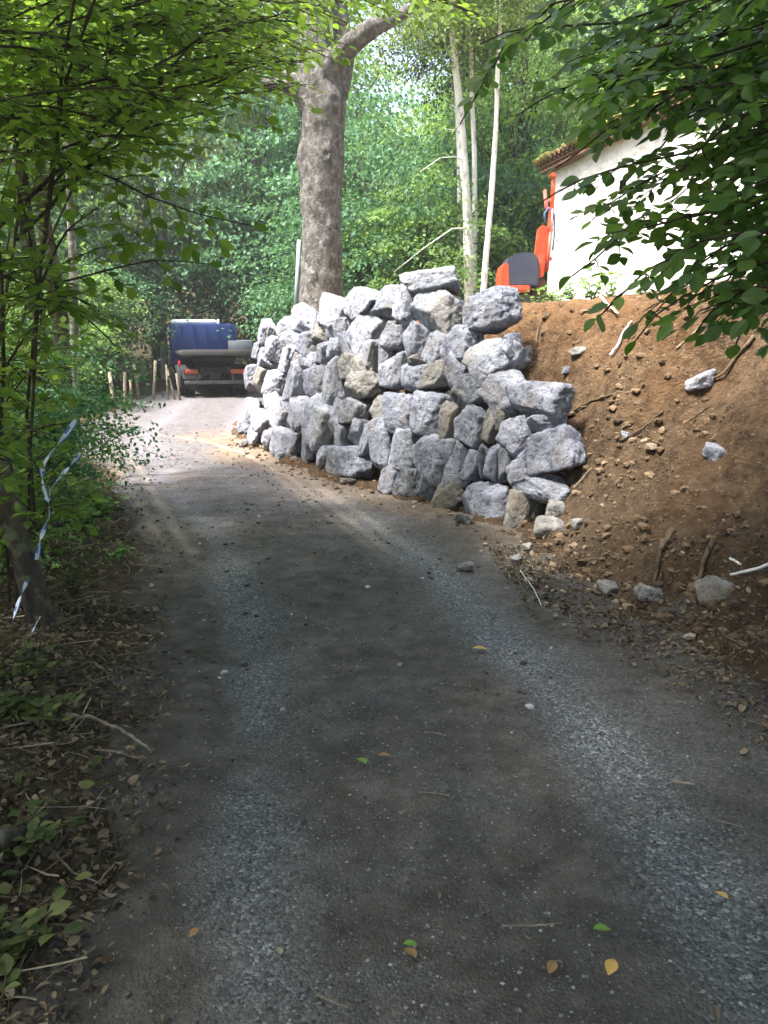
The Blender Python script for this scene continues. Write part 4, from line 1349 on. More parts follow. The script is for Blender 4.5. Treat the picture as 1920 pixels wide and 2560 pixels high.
# tree whose long boughs cross the upper left
org = np.array([-2.5, 3.9, float(H(-2.5, 3.9))])
root = empty('arching_hazel_tree', org, 0, 'hedge tree with long arching boughs crossing high over the lane', 'tree')
S = Spray(71)
Y0 = 4.6
def PL(*q): return [pxp(a, b, Y) for a, b, Y in q]
S.bough(PL((-160, 700, 4.0), (0, 565, 4.2), (177, 397, 4.4), (290, 290, 4.6), (354, 224, 4.7), (464, 219, 4.9), (590, 186, 5.1)), .016, .004, .4, .075, .05, .14, (0, -.5, .9), .25)
S.bough(PL((40, 600, 4.3), (194, 443, 4.5), (290, 340, 4.6), (380, 236, 4.7), (430, 170, 4.8), (520, 60, 5.0)), .012, .004, .4, .075, .05, .14, (0, -.5, .9), .3)
S.bough(PL((150, 390, 4.4), (181, 405, 4.4), (257, 435, 4.4), (330, 470, 4.4), (401, 502, 4.4), (470, 530, 4.5), (549, 546, 4.6), (633, 565, 4.6)), .008, .003, .3, .085, .05, .11, (0, -.75, .6), .1)
S.bough(PL((60, 720, 4.4), (200, 700, 4.4), (290, 665, 4.4), (400, 640, 4.5), (520, 660, 4.6)), .007, .003, .26, .085, .055, .13, (0, -.75, .6), .15)
S.bough(PL((-60, 330, 4.0), (120, 240, 4.3), (300, 110, 4.6), (460, 20, 4.8)), .014, .004, .5, .075, .05, .12, (0, -.5, .9), .1)
rr2 = np.random.default_rng(8)
for k in range(88):
    a = rr2.uniform(-60, 720); b = rr2.uniform(-80, 400) * (1 - .35 * max(a, 0) / 660); Y = rr2.uniform(4.3, 7.5) if a < 230 else rr2.uniform(4.4, 7.2)
    tip = pxp(a + 60, b + rr2.uniform(-20, 60), Y); st = pxp(a - rr2.uniform(150, 330), b + rr2.uniform(20, 160), Y - .2)
    S.bough([st, (st + tip) / 2 + [0, 0, .06], tip], .007, .003, .45, .075, .05, .12, (0, -.45, .9), .1)
for k in range(64):
    a = rr2.uniform(540, 1250) if k % 2 else rr2.uniform(540, 860); b = rr2.uniform(-90, 20 + 110 * (a < 850)); Y = rr2.uniform(5.5, 8)
    tip = pxp(a + 60, b + 30, Y); st = pxp(a - 220, b - 90, Y)
    S.bough([st, tip], .007, .003, .4, .075, .055, .13, (0, -.45, .9), .1)
S.build('boughs', 'foliage', M['twig'], M['leaf_hazel'], root, org)
tb = MB(); tb.tube(np.array([(0, 0, -.3), (.02, .1, 1.4), (-.05, .3, 3), (.1, .5, 5), (.2, .8, 7)]), [.10, .08, .07, .05, .02], 10, wob=.12, seed=3)
tb.build('trunk', M['dark_bark'], root)

# dark leaning trunks and the birch in the hedge
def stem_tree(name, pts, rads, mat, label, group='trunks standing in the hedge', crown_leaf=None, seed=1, cr=(1.5, 1.5, 1.2)):
    Pw = np.array([pxp(a, b, Y) for a, b, Y in pts]); base = Pw[0].copy(); base[2] = float(H(base[0], base[1]))
    root = empty(name, base, 0, label, 'tree', group)
    P = Pw - base; P[0, 2] = -.2
    f = np.linspace(0, len(P) - 1, 30)
    Q = np.stack([np.interp(f, range(len(P)), P[:, i]) for i in range(3)], 1)
    tb = MB(); tb.tube(Q, np.interp(f, range(len(P)), rads), 12, wob=.16, seed=seed)
    tb.build('trunk', mat, root)
    rng = np.random.default_rng(seed)
    a = crown_pts(rng, Q[-1], cr, 40, 70, .08, .6, .3)
    leaf_obj('crown', a[0], a[1], a[2], a[3], crown_leaf or M['leaf_hazel'], root)
stem_tree('leaning_trunk_tree', [(125, 1600, 3.9), (70, 1430, 3.95), (30, 1290, 4.0), (-10, 1120, 4.1), (-60, 900, 4.3), (-60, 300, 4.6), (-40, -300, 5)], [.07, .06, .055, .05, .045, .04, .03], M['dark_bark'], 'dark trunk leaning away from the lane behind the fence tape', seed=81)
stem_tree('birch_tree', [(190, 1120, 9.3), (185, 960, 9.3), (186, 800, 9.3), (182, 660, 9.3), (175, 500, 9.3), (165, 200, 9.3), (160, -200, 9.3)], [.055, .05, .046, .042, .038, .032, .02], M['birch_bark'], 'birch with blotched white bark at the bend', seed=82)
stem_tree('dark_trunk_tree', [(165, 1130, 8.6), (160, 950, 8.6), (150, 780, 8.6), (110, 560, 8.6), (90, 300, 8.6), (80, -200, 8.6)], [.10, .085, .08, .07, .06, .04], M['dark_bark'], 'dark crooked trunk just before the birch', seed=83)
stem_tree('hedge_trunk_tree', [(118, 1200, 7.2), (110, 1000, 7.2), (90, 800, 7.2), (70, 600, 7.2), (40, 300, 7.2), (0, -200, 7.2)], [.08, .07, .065, .06, .05, .03], M['dark_bark'], 'brown trunk in the hedge above the upper fence tape', seed=84)
stem_tree('distant_pale_tree', [(410, 900, 30), (405, 700, 30), (400, 480, 30), (393, 330, 30), (390, 100, 30)], [.14, .13, .12, .10, .08], M['pale_bark'], 'pale straight trunk in the wood above the truck', 'slender pale trunks in the wood', M['leaf_far2'], 85, (2.5, 2.5, 2.5))

# ------------------------------------------------------------------ fence posts
PO = [(289, 934, 1048, -4), (313, 934, 1028, 3), (330, 955, 1018, 2), (348, 914, 1000, 5), (383, 897, 992, -8), (419, 893, 978, 2), (437, 905, 982, -14), (450, 925, 990, -7)]
PLAB = ['first rough wooden post where the fence starts at the bend', 'second wooden post, close behind the first', 'short thin wooden stake between second and fourth posts', 'fourth wooden post in the row along the verge', 'pale post leaning towards the hedge in mid row', 'straight pale post in front of the last tree', 'strongly leaning thin stake beside the truck', 'short leaning stake closest to the truck wheel']
for i, (px, y0, y1, ln) in enumerate(PO):
    Y = EYE / math.tan(math.atan((y1 - 1280) / FPX) + PITCH)
    Y = min(Y, 22)
    p = pxp(px, y1, Y); z = float(H(p[0], p[1]))
    h = (y1 - y0) / FPX * Y * 1.02
    mb = MB(); r = .045 if i in (0, 1, 3, 4) else .03
    mb.tube([(0, 0, -.3), (0, 0, h * .4), (.01, 0, h)], [r, r * .95, r * .85], 9, wob=.15, seed=i)
    o = mb.build('fence_post', M['dry'])
    o.location = (p[0], p[1], z); o.rotation_euler = (0, R(ln), i)
    tag(o, PLAB[i], 'fence post', 'wooden stakes along the verge')

# ------------------------------------------------------------------ barrier tape
mt_w = m_plain('tape_white', (.62, .66, .72), .4); mt_b = m_plain('tape_blue', (.10, .20, .42), .4)
def tape(pts, w0, label, seed):
    rng = np.random.default_rng(seed)
    P = np.array([pxp(a, b, Y) for a, b, Y in pts]); org = P[0].copy()
    seg = np.linalg.norm(np.diff(P, axis=0), axis=1); cu = np.concatenate([[0], np.cumsum(seg)])
    n = 90; f = np.linspace(0, cu[-1], n)
    Q = np.stack([np.interp(f, cu, P[:, i]) for i in range(3)], 1)
    Q += np.stack([np.sin(f * 17 + seed), np.cos(f * 13), 0 * f], 1) * .006
    T = nrmz(np.gradient(Q, axis=0)); V = []
    for i in range(n):
        a = 2.6 * math.sin(f[i] * 9 + seed) + .5 * math.sin(f[i] * 31)
        S0 = nrmz(np.cross(T[i], [0, 1, 0])); B = np.cross(T[i], S0)
        S1 = S0 * math.cos(a) + B * math.sin(a)
        for u in (-.5, -.28, .0, .28, .5): V.append(Q[i] + S1 * w0 * u - org)
    V = np.array(V); V2 = V + np.array([0, .0015, 0])
    F, mi = [], []
    for i in range(n - 1):
        for k in range(4):
            a = i * 5 + k
            F.append((a, a + 1, a + 6, a + 5)); mi.append(1 if k == 0 or (i // 5) % 3 == 1 and k > 1 else 0)
    F = np.array(F); k = len(V)
    F2 = F[:, ::-1] + k
    me = mesh_np('barrier_tape', np.concatenate([V, V2]), [np.concatenate([F, F2])], True, mi + mi)
    o = link('barrier_tape', me, [mt_w, mt_b]); o.location = org
    tag(o, label, 'tape', 'torn pieces of striped fence tape in the hedge')
tape([(186, 1050, 3.8), (150, 1105, 3.75), (108, 1165, 3.7), (106, 1215, 3.7), (118, 1262, 3.7), (122, 1292, 3.7), (104, 1345, 3.7), (92, 1398, 3.7)], .024, 'long white and blue tape hanging in a zigzag down the hedge', 1)
tape([(198, 1133, 3.9), (175, 1165, 3.85), (127, 1225, 3.75), (121, 1250, 3.7), (110, 1243, 3.7)], .021, 'short tape end sticking out towards the lane', 2)
tape([(72, 1435, 3.9), (55, 1490, 3.85), (25, 1565, 3.8), (-8, 1640, 3.75)], .020, 'thin grey-blue tape slanting down out of view', 3)
tape([(102, 1542, 3.8), (85, 1575, 3.75), (50, 1632, 3.7)], .024, 'lowest pale tape piece in front of the leaning trunk', 4)

# ------------------------------------------------------------------ sticks and roots
def stick(px, r0, r1, mat, label, name='fallen_branch', lift=.012, group='dead sticks and roots on the ground', air=None):
    P = []
    for i, q in enumerate(px):
        p = ghit(q[0], q[1]) if len(q) == 2 else pxp(*q)
        if len(q) == 2:
            p = np.array([p[0], p[1], max(float(Hsoil(p[0], p[1])) if p[0] > 1 else -9, float(H(p[0], p[1])) + .02) + lift])
        P.append(p)
    P = np.array(P); org = P[0].copy()
    f = np.linspace(0, len(P) - 1, max(8, 4 * len(P)))
    Q = np.stack([np.interp(f, range(len(P)), P[:, i]) for i in range(3)], 1) - org
    Q[1:-1] += np.random.default_rng(abs(int(px[0][0]))).normal(size=(len(Q) - 2, 3)) * r0 * .25
    mb = MB(); mb.tube(Q, np.linspace(r0, r1, len(Q)), 7, wob=.2, seed=int(px[0][1]) % 50)
    o = mb.build(name, mat); o.location = org
    tag(o, label, 'branch', group)
stick([(165, 1815), (230, 1822), (300, 1850), (345, 1880), (378, 1908)], .009, .006, M['dry'], 'bent pale stick arching on the dark verge', lift=.03)
stick([(-10, 1855), (60, 1840), (140, 1820)], .005, .003, M['dry'], 'thin stem lying behind the bent pale stick', lift=.03)
stick([(240, 1893), (290, 1900), (350, 1918)], .004, .002, M['dry'], 'short thin twig below the bent pale stick')
stick([(137, 2155), (180, 2205), (250, 2235)], .004, .002, M['dry'], 'grey twig low on the verge close to the viewer')
stick([(475, 1645), (500, 1652), (522, 1662)], .007, .004, M['hazel'], 'short brown twig on the grey wheel track')
stick([(1060, 1850), (1085, 1850), (1115, 1858)], .003, .002, M['dry'], 'little straw-coloured twig in mid lane')
stick([(1048, 2002), (1085, 2003), (1125, 2010)], .003, .002, M['dry'], 'pale straight twig on the darker gravel')
stick([(1255, 2345), (1330, 2342), (1405, 2337)], .0028, .002, M['dry'], 'long pale twig lying across the gravel')
stick([(790, 2520), (830, 2535), (872, 2548)], .0035, .0025, M['dry'], 'grey twig at the bottom edge of the view')
stick([(1680, 1975), (1735, 1983)], .006, .004, M['dry'], 'thick pale splinter near the lane edge')
stick([(1775, 2070), (1855, 2090)], .003, .002, M['dry'], 'thin twig beside the brown lane edge')
stick([(1522, 948), (1545, 905), (1560, 870), (1578, 838)], .016, .008, M['pale_bark'], 'pale broken branch standing up the middle of the bank', lift=.05)
stick([(1500, 775), (1520, 808), (1542, 842)], .014, .009, M['pale_bark'], 'pale branch sticking down from the weeds on the crest', lift=.05)
stick([(1432, 1258), (1455, 1225), (1478, 1203)], .010, .006, M['dry'], 'pale stick in the rubble beside the biggest boulder', lift=.03)
stick([(1545, 1150), (1600, 1108), (1655, 1070)], .010, .007, M['root'], 'dark root running up the bank below the small white stone', lift=.02)
stick([(1680, 1110), (1730, 1080), (1775, 1045)], .014, .006, M['root'], 'brown root above the bright white stone', lift=.03)
stick([(1880, 885), (1800, 965), (1720, 1010)], .014, .007, M['root'], 'long brown root slanting down from the hanging leaves', lift=.03)
stick([(1405, 1075), (1470, 1048), (1540, 1015)], .012, .006, M['root'], 'root poking out above the biggest boulder', lift=.03)
stick([(1680, 1375), (1655, 1420), (1645, 1455), (1632, 1505)], .022, .007, M['root'], 'stout torn root hanging over the toe of the bank', lift=.05)
stick([(1782, 1400), (1758, 1445), (1740, 1500)], .020, .010, M['root'], 'thick brown stub leaning by the large brown rock', lift=.05)
stick([(1935, 1470), (1880, 1482), (1820, 1492)], .012, .009, M['pale_bark'], 'smooth whitish branch lying at the bank toe', lift=.05)
stick([(1820, 1455), (1845, 1485)], .008, .006, M['pale_bark'], 'short fork crossing the smooth whitish branch', lift=.06)
stick([(1300, 1440), (1335, 1490), (1352, 1530)], .003, .002, M['pale_bark'], 'thin white wire-like twig on the lane before the bank', lift=.02)
stick([(1745, 865), (1700, 885), (1690, 895)], .012, .008, M['dry'], 'short pale splinter high on the bank')
stick([(1340, 885), (1343, 850), (1352, 830)], .008, .004, M['dry'], 'upright twig beside the yellowish lump of stone', lift=.05)
stick([(1140, 2140, 0) if False else (0, 2160), (60, 2130), (130, 2090)], .03, .02, M['dark_bark'], 'dark mossy branch in the litter at the edge of view', lift=.05)

# ------------------------------------------------------------------ small plants
def plant(name, x, y, seed, h, n, ls, mat, label, cat='plant', group='young weeds and seedlings', spread=.25, leafs=9):
    rng = np.random.default_rng(seed); z = float(max(H(x, y), Hsoil(x, y) if (x > 0 and y < 17) else -9))
    root = empty(name, (x, y, z), 0, label, cat, group)
    W = MB(); P, D, N, L = [], [], [], []
    for k in range(n):
        a = rng.uniform(0, 6.28); s = rng.uniform(.2, 1) * spread; hh = h * rng.uniform(.5, 1)
        t = np.linspace(0, 1, 7)[:, None]
        Q = np.array([math.cos(a), math.sin(a), 0]) * s * t ** 1.5 + np.array([0, 0, hh]) * t
        W.tube(Q, np.linspace(.005, .002, 7), 5, cap=False)
        for j in range(leafs):
            u = .2 + .8 * j / leafs; q = np.array([np.interp(u, t[:, 0], Q[:, i]) for i in range(3)])
            b = j * 2.4 + rng.uniform(-.4, .4)
            P.append(q); D.append([math.cos(b), math.sin(b), rng.uniform(-.1, .5)]); N.append(np.array([0, 0, 1.]) + rng.normal(size=3) * .35); L.append(ls * rng.uniform(.6, 1.1))
    W.build('stems', M['hazel'], root)
    leaf_obj('leaves', np.array(P), np.array(D), np.array(N), np.array(L), mat, root, True)
def at(px, py, Y):
    p = pxp(px, py, Y); return p[0], p[1]
for i, (px, Y, h, n, ls, lb) in enumerate([
    (1430, 10.6, .42, 8, .09, 'weedy plant with pale leaves before the barn wall'),
    (1480, 10.2, .50, 9, .10, 'tall leafy weed beside the pale branch on the crest'),
    (1530, 10.6, .45, 8, .09, 'leafy weed under the dark wall slot'),
    (1395, 10.4, .30, 6, .08, 'small weed between digger and barn'),
    (1285, 10.0, .25, 6, .07, 'small green tuft just behind the top corner boulder'),
    (1600, 11.0, .40, 7, .09, 'weed in front of the barn wall under the hanging beech leaves'),
    (1360, 11.2, .38, 6, .08, 'spindly weed before the digger arm')]):
    x, y = at(px, 750, Y)
    plant('weed_plant', x, y, 300 + i, h, n, ls, M['leaf_weed'], lb)
for i, (px, py, h, n, ls, sp, lb) in enumerate([
    (205, 1330, .32, 8, .10, .35, 'bright green seedling bush under the tape at the verge'),
    (255, 1300, .28, 8, .10, .38, 'bright green bramble leaning over the verge edge'),
    (300, 1395, .10, 4, .06, .1, 'tiny green seedling among the brown leaves'),
    (180, 1500, .3, 7, .06, .3, 'sparse green sprout by the leaning trunk'),
    (70, 1700, .12, 9, .06, .3, 'low green weed beside the lowest tape'),
    (60, 1800, .14, 10, .07, .3, 'low green weed above the bent pale stick'),
    (40, 2150, .14, 9, .06, .25, 'yellowish weed at the edge of view'),
    (30, 2380, .12, 8, .06, .25, 'small yellow-green weed lowest on the verge')]):
    p = ghit(px, py)
    plant('verge_seedling', p[0], p[1], 330 + i, h, n, ls, M['leaf_weed'] if i < 3 else M['ivy'], lb, spread=sp, group='seedlings on the shaded verge')

# ------------------------------------------------------------------ barn
def m_wall():
    t = NT('pale_rubble'); v = t.pos()
    mp = t.n('ShaderNodeMapping'); mp.inputs['Scale'].default_value = (1, 1, 2.0); t.l(v, mp.inputs[0])
    e = t.vor(mp.outputs[0], 5.2, 'DISTANCE_TO_EDGE'); c = t.vor(mp.outputs[0], 5.2, out='Color')
    sp = t.n('ShaderNodeSeparateColor'); t.l(c, sp.inputs[0])
    a = t.noise(v, 7, 6, .7); b = t.noise(v, 1.0, 4)
    col = t.ramp(sp.outputs[0], [(0, (.68, .67, .65)), (.5, (.78, .77, .76)), (1, (.85, .85, .84))])  # stone raised to near white so the sunlit wall burns out
    col = t.mix(t.ramp(e, [(.0, .9), (.10, 0.)]), col, (.78, .77, .74))
    col = t.mix(t.ramp(a, [(.32, .85), (.40, 0.)]), col, (.17, .16, .155))
    col = t.mix(t.ramp(b, [(.58, 0.), (.72, .3)]), col, (.46, .42, .39))
    h = t.math('ADD', t.ramp(e, [(0, 0.), (.12, .3)]), t.math('MULTIPLY', a, .9))
    return t.fin(col, .95, t.bump(h, .6, .02), .15)
def m_tile():
    t = NT('old_clay_tile'); v = t.pos(); a = t.noise(v, 6, 6, .7); b = t.noise(v, 1.5, 4)
    col = t.ramp(a, [(.3, (.15, .085, .05)), (.55, (.34, .21, .12)), (.75, (.48, .34, .21))])
    col = t.mix(t.ramp(b, [(.5, 0.), (.6, .7)]), col, (.20, .20, .07))
    return t.fin(col, .9, t.bump(a, .5, .01))
def m_moss():
    t = NT('yellow_moss'); v = t.pos(); a = t.noise(v, 12, 6, .7)
    return t.fin(t.ramp(a, [(.3, (.10, .10, .025)), (.55, (.26, .25, .07)), (.75, (.42, .38, .15))]), .95, t.bump(a, 1, .03))
A0 = np.array([3.33, 17.0]); A1 = np.array([4.80, 9.95]); U = nrmz(A1 - A0); W_ = np.array([-U[1], U[0]])  # W_ : back into the barn
if W_[1] < 0: W_ = -W_
bz = 2.05
LEN = 9.6; EAVE = 4.93 - bz; PIT = .36
barn = empty('stone_barn', (A0[0], A0[1], bz), math.atan2(U[1], U[0]), 'sunlit white rubble-stone barn with mossy tiled roof above the bank', 'building')
# local frame: x along gable, y back, z up
flip = 1 if W_.dot(np.array([-U[1], U[0]])) > 0 else -1
D_ = 6.4
def rake(u): return EAVE
us = np.arange(0, LEN + .01, .08); nv = 60
US, KK = np.meshgrid(us, np.arange(nv)); RK = np.array([rake(u) for u in us])
ZZ = -.5 + (RK[None] + .5) * KK / (nv - 1)
dsp = n2(US * 1.0, ZZ * 1.9, 3.0, 3, 91) * .035 * (1 - sm(LEN - .4, LEN, US)) * sm(0, .1, US)
VV = np.stack([US, flip * 0 - np.abs(dsp), ZZ], -1).reshape(-1, 3)
nx = len(us); i_ = np.arange(nv - 1)[:, None] * nx + np.arange(nx - 1)[None]
FF = np.stack([i_, i_ + 1, i_ + nx + 1, i_ + nx], -1).reshape(-1, 4)
# the slot in the wall: where the photo shows it
hu = 0.0
a_ = (1530 - 960) / FPX
for u in np.arange(0, 6, .01):
    q = A0 + U * u
    if q[0] / (q[1] * .985) > a_: hu = u; break
hq = A0 + U * hu; hz = EYE + (HOR - 490) / FPX * hq[1] * .975 - bz
cen = VV[FF].mean(1)
hole = (np.abs(cen[:, 0] - hu) < .11) & (np.abs(cen[:, 2] - hz) < .10)
wm = MB(); wm.add(VV, [FF[~hole]])
# end walls (gables) and back wall
wm.add([(0, 0, -.5), (0, D_, -.5), (0, D_, EAVE), (0, D_ / 2, EAVE + PIT * D_ / 2), (0, 0, EAVE)], [[0, 1, 2, 3, 4]])
wm.add([(LEN, 0, -.5), (LEN, D_, -.5), (LEN, D_, EAVE), (LEN, D_ / 2, EAVE + PIT * D_ / 2), (LEN, 0, EAVE)], [[4, 3, 2, 1, 0]])
wm.add([(0, D_, -.5), (LEN, D_, -.5), (LEN, D_, EAVE), (0, D_, EAVE)], [[0, 1, 2, 3]])
MW = m_wall(); MT = m_tile(); MM = m_moss()
wm.build('wall', MW, barn, smooth=False)
nb = MB()
x0, x1, z0, z1 = hu - .13, hu + .13, hz - .13, hz + .13
for a, b, c, d in (((x0, .0, z0), (x1, .0, z0), (x1, .35, z0), (x0, .35, z0)), ((x0, 0, z1), (x1, 0, z1), (x1, .35, z1), (x0, .35, z1)), ((x0, 0, z0), (x0, 0, z1), (x0, .35, z1), (x0, .35, z0)), ((x1, 0, z0), (x1, 0, z1), (x1, .35, z1), (x1, .35, z0)), ((x0, .35, z0), (x1, .35, z0), (x1, .35, z1), (x0, .35, z1))):
    nb.add([a, b, c, d], [[0, 1, 2, 3]])
nb.build('slot_opening', m_plain('slot_shade', (.06, .055, .06), .95), barn, smooth=False)  # slot lined near black to stand in for its unlit inside
# roof slopes: corrugated canal tiles running down to the eave
TS = .19
rf = MB()
for sd in (0, 1):
    n = 420; m = 14
    us_ = np.linspace(-.30, LEN + .25, n); ts = np.linspace(-.20, D_ / 2, m)
    TT, UU = np.meshgrid(ts, us_)
    ZZ = EAVE + .13 + PIT * TT + .045 * np.abs(np.sin(UU / TS * math.pi)) + .03 * n2(UU, TT, .8, 2, 95)
    YY = TT if sd == 0 else D_ - TT
    V = np.stack([UU, YY, ZZ], -1).reshape(-1, 3)
    i_ = np.arange(n - 1)[:, None] * m + np.arange(m - 1)[None]
    F = np.stack([i_, i_ + m, i_ + m + 1, i_ + 1], -1).reshape(-1, 4)
    rf.add(V, [F]); rf.add(V - np.array([0, 0, .05]), [F[:, ::-1]])
rf.build('roof', MT, barn)
vt = MB(); ms = MB(); vt2 = MB()
a = np.linspace(0, math.pi, 9); j = np.arange(8)
for k in range(int((LEN + .5) / TS)):
    u = -.28 + (k + .5) * TS
    sag = .03 * float(n2(u, 0, .8, 2, 95))
    for tgt, y0, dz, rr_, ofs in ((vt, -.24, .13 - PIT * .24 + .015, .082, 0), (vt2, -.15, -.055, .07, .09)):
        e0 = np.array([u + ofs, y0, EAVE + dz + sag]); e1 = e0 + np.array([0, .34, PIT * .34 * (1 if tgt is vt else .2)])
        V = np.array([e0 + np.array([math.cos(q) * rr_, 0, math.sin(q) * rr_]) for q in a] + [e1 + np.array([math.cos(q) * rr_, 0, math.sin(q) * rr_]) for q in a] + [e0 + np.array([math.cos(q) * (rr_ - .018), .0, math.sin(q) * (rr_ - .018)]) for q in a])
        tgt.add(V, [np.stack([j, j + 1, j + 10, j + 9], 1), np.stack([j + 18, j + 19, j + 1, j], 1)])
mu = np.linspace(-.3, LEN + .2, 400)
mr = .042 * (1 + .5 * np.cos((mu + .28) / TS * 2 * math.pi)) * (1 - .75 * sm(4.5, 6.5, mu)) + .008
ms.tube(np.stack([mu, -.15 + 0 * mu, EAVE + .150 - PIT * .15 + .05 * np.abs(np.sin(mu / TS * math.pi)) + .03 * n2(mu, 0 * mu, .8, 2, 95)], 1), mr, 10, wob=.5, seed=5)
ms.V[-1][:, 1] = -.15 + (ms.V[-1][:, 1] + .15) * 2.4
vt.build('eave_tiles', MT, barn); ms.build('moss', MM, barn)
vt2.build('under_tiles', m_plain('pale_tile', (.42, .27, .17), .9, 0, (.15, .08, .05), 9), barn)
raf = MB()
raf.box((LEN / 2, -.10, EAVE - .075), (LEN + .2, .20, .035))
raf.box((LEN / 2, -.09, EAVE + .02), (LEN + .4, .18, .03))
raf.build('cornice', m_plain('cornice_wood', (.16, .085, .05), .9, 0, (.07, .05, .035), 6), barn, smooth=False)

# ------------------------------------------------------------------ mini digger
OR = m_plain('digger_orange', (.50, .062, .022), .42, 0, (.40, .16, .09), 9, .2)
DK = m_plain('digger_slate', (.045, .055, .095), .35, 0, (.12, .11, .10), 7, .3)
BLK = m_plain('black_rubber', (.02, .02, .02), .8, 0, (.12, .09, .06), 10)
STL = m_plain('steel_rod', (.55, .55, .56), .3, .8)
BRN = m_plain('rust_brown', (.16, .07, .045), .7, 0, (.28, .17, .10), 6)
def digger():
    Y = 14.0; b = pxp(1295, 760, Y); k = Y * .978 / FPX
    gz = float(H(b[0], b[1]))
    root = empty('mini_digger', (b[0], b[1], gz), 0, 'small orange mini digger with raised arm parked beside the barn corner', 'digger')
    X = lambda px: (px - 1295) * k
    Zf = lambda py: EYE + (HOR - py) * k - gz
    zb = Zf(738)
    tr_h = max(zb - .05, .2)
    for sy in (-.38, .38):
        mb = MB(); n = 28; ring = []
        for q in range(n):
            a = q / n * 2 * math.pi
            ring.append((.42 * np.sign(math.cos(a)) + .14 * math.cos(a), tr_h / 2 + tr_h / 2 * math.sin(a)))
        ring = np.array(ring)
        V = [(p[0], sy - .10, p[1]) for p in ring] + [(p[0], sy + .10, p[1]) for p in ring]
        j = np.arange(n)
        mb.add(V, [np.stack([j, (j + 1) % n, (j + 1) % n + n, j + n], 1), j[None], (j + n)[::-1][None]])
        for q in range(0, n, 1):
            p = ring[q]; mb.box((p[0], sy, p[1]), (.03, .22, .03))
        mb.build('track', BLK, root, smooth=False)
    fr = MB(); fr.box((0, 0, tr_h * .55), (.5, .6, .12), bev=.02)
    fr.build('undercarriage', BRN, root, auto=30)
    dk = MB(); dk.box((X(1277), 0, (Zf(740) + Zf(722)) / 2), (X(1314) - X(1240), .82, Zf(722) - Zf(740)), bev=.03)
    dk.box((X(1262), 0, Zf(745)), (.3, .5, .06), bev=.01)
    dk.build('deck', OR, root, auto=30)
    # counterweight wrapping round the slate hood
    def profile(xs, zs, y0, y1, name, mat, bev=.02):
        import bmesh
        bm = bmesh.new(); n = len(xs)
        A = [bm.verts.new((x, y0, z)) for x, z in zip(xs, zs)]; B = [bm.verts.new((x, y1, z)) for x, z in zip(xs, zs)]
        bm.faces.new(A[::-1]); bm.faces.new(B)
        for i in range(n): bm.faces.new((A[i], A[(i + 1) % n], B[(i + 1) % n], B[i]))
        bmesh.ops.recalc_face_normals(bm, faces=bm.faces)
        bmesh.ops.bevel(bm, geom=bm.edges[:], offset=bev, segments=2, affect='EDGES')
        me = bpy.data.meshes.new(name); bm.to_mesh(me); bm.free()
        for p in me.polygons: p.use_smooth = True
        try: me.set_sharp_from_angle(angle=R(35))
        except Exception: pass
        return link(name, me, mat, root)
    hx = [1263, 1256, 1258, 1273, 1297, 1318, 1330, 1334, 1336]
    hz_ = [724, 680, 662, 650, 645, 646, 654, 675, 724]
    profile([X(a) for a in hx], [Zf(a) for a in hz_], -.36, .36, 'engine_hood', DK, .025)
    cx_ = [1246, 1246, 1249, 1256, 1263, 1265]
    cz_ = [722, 690, 674, 668, 676, 722]
    profile([X(a) for a in cx_], [Zf(a) for a in cz_], -.37, .37, 'counterweight', OR, .012)
    st = MB(); st.box((X(1342), .05, (Zf(755) + Zf(705)) / 2), (.22, .3, Zf(705) - Zf(755)), bev=.02)
    st.build('swing_post', BRN, root, auto=30)
    br = MB(); br.box((X(1338), -.05, (Zf(705) + Zf(672)) / 2), (.13, .16, .24), bev=.02); br.build('king_post', BLK, root, auto=30)
    bmx = [1322, 1326, 1330, 1340, 1354, 1357, 1352, 1348, 1338, 1325]
    bmz = [690, 640, 592, 582, 588, 620, 660, 700, 706, 702]
    boom = profile([X(a) for a in bmx], [Zf(a) for a in bmz], -.30, -.16, 'boom', OR, .01)
    arm = MB()
    arm.box(((X(1354) + X(1364)) / 2, -.23, (Zf(545) + Zf(655)) / 2), (.075, .11, Zf(545) - Zf(655)), Matrix.Rotation(R(3), 3, 'Y'), bev=.01)
    arm.box((X(1363), -.23, (Zf(468) + Zf(545)) / 2), (.055, .09, Zf(468) - Zf(545)), Matrix.Rotation(R(1), 3, 'Y'), bev=.01)
    for q in (470, 545, 595, 660): arm.cyl((X(1360), -.32, Zf(q)), (X(1360), -.14, Zf(q)), .035, 14)
    arm.build('arm', OR, root, auto=30)
    lk = MB(); lk.box((X(1347), -.22, (Zf(502) + Zf(545)) / 2), (.05, .07, Zf(502) - Zf(545)), Matrix.Rotation(R(-8), 3, 'Y'), bev=.01)
    lk.box((X(1354), -.22, Zf(525)), (.12, .05, .04)); lk.build('linkage', m_plain('faded_red', (.60, .16, .12), .5, 0, (.5, .4, .35), 9), root, auto=30)
    cy = MB(); cy.cyl((X(1353), -.36, Zf(690)), (X(1358), -.36, Zf(600)), .028, 12); cy.build('cylinder_barrel', m_plain('digger_red', (.55, .08, .05), .4), root)
    rd = MB(); rd.cyl((X(1358), -.36, Zf(600)), (X(1361), -.36, Zf(548)), .014, 10); rd.build('cylinder_rod', STL, root)
    hs = MB(); hs.tube([(X(1345), -.34, Zf(580)), (X(1341), -.36, Zf(560)), (X(1350), -.36, Zf(545)), (X(1366), -.33, Zf(560)), (X(1369), -.3, Zf(610)), (X(1366), -.3, Zf(640))], .013, 8)
    hs.build('hose', m_plain('blue_hose', (.10, .16, .42), .5), root)
digger()

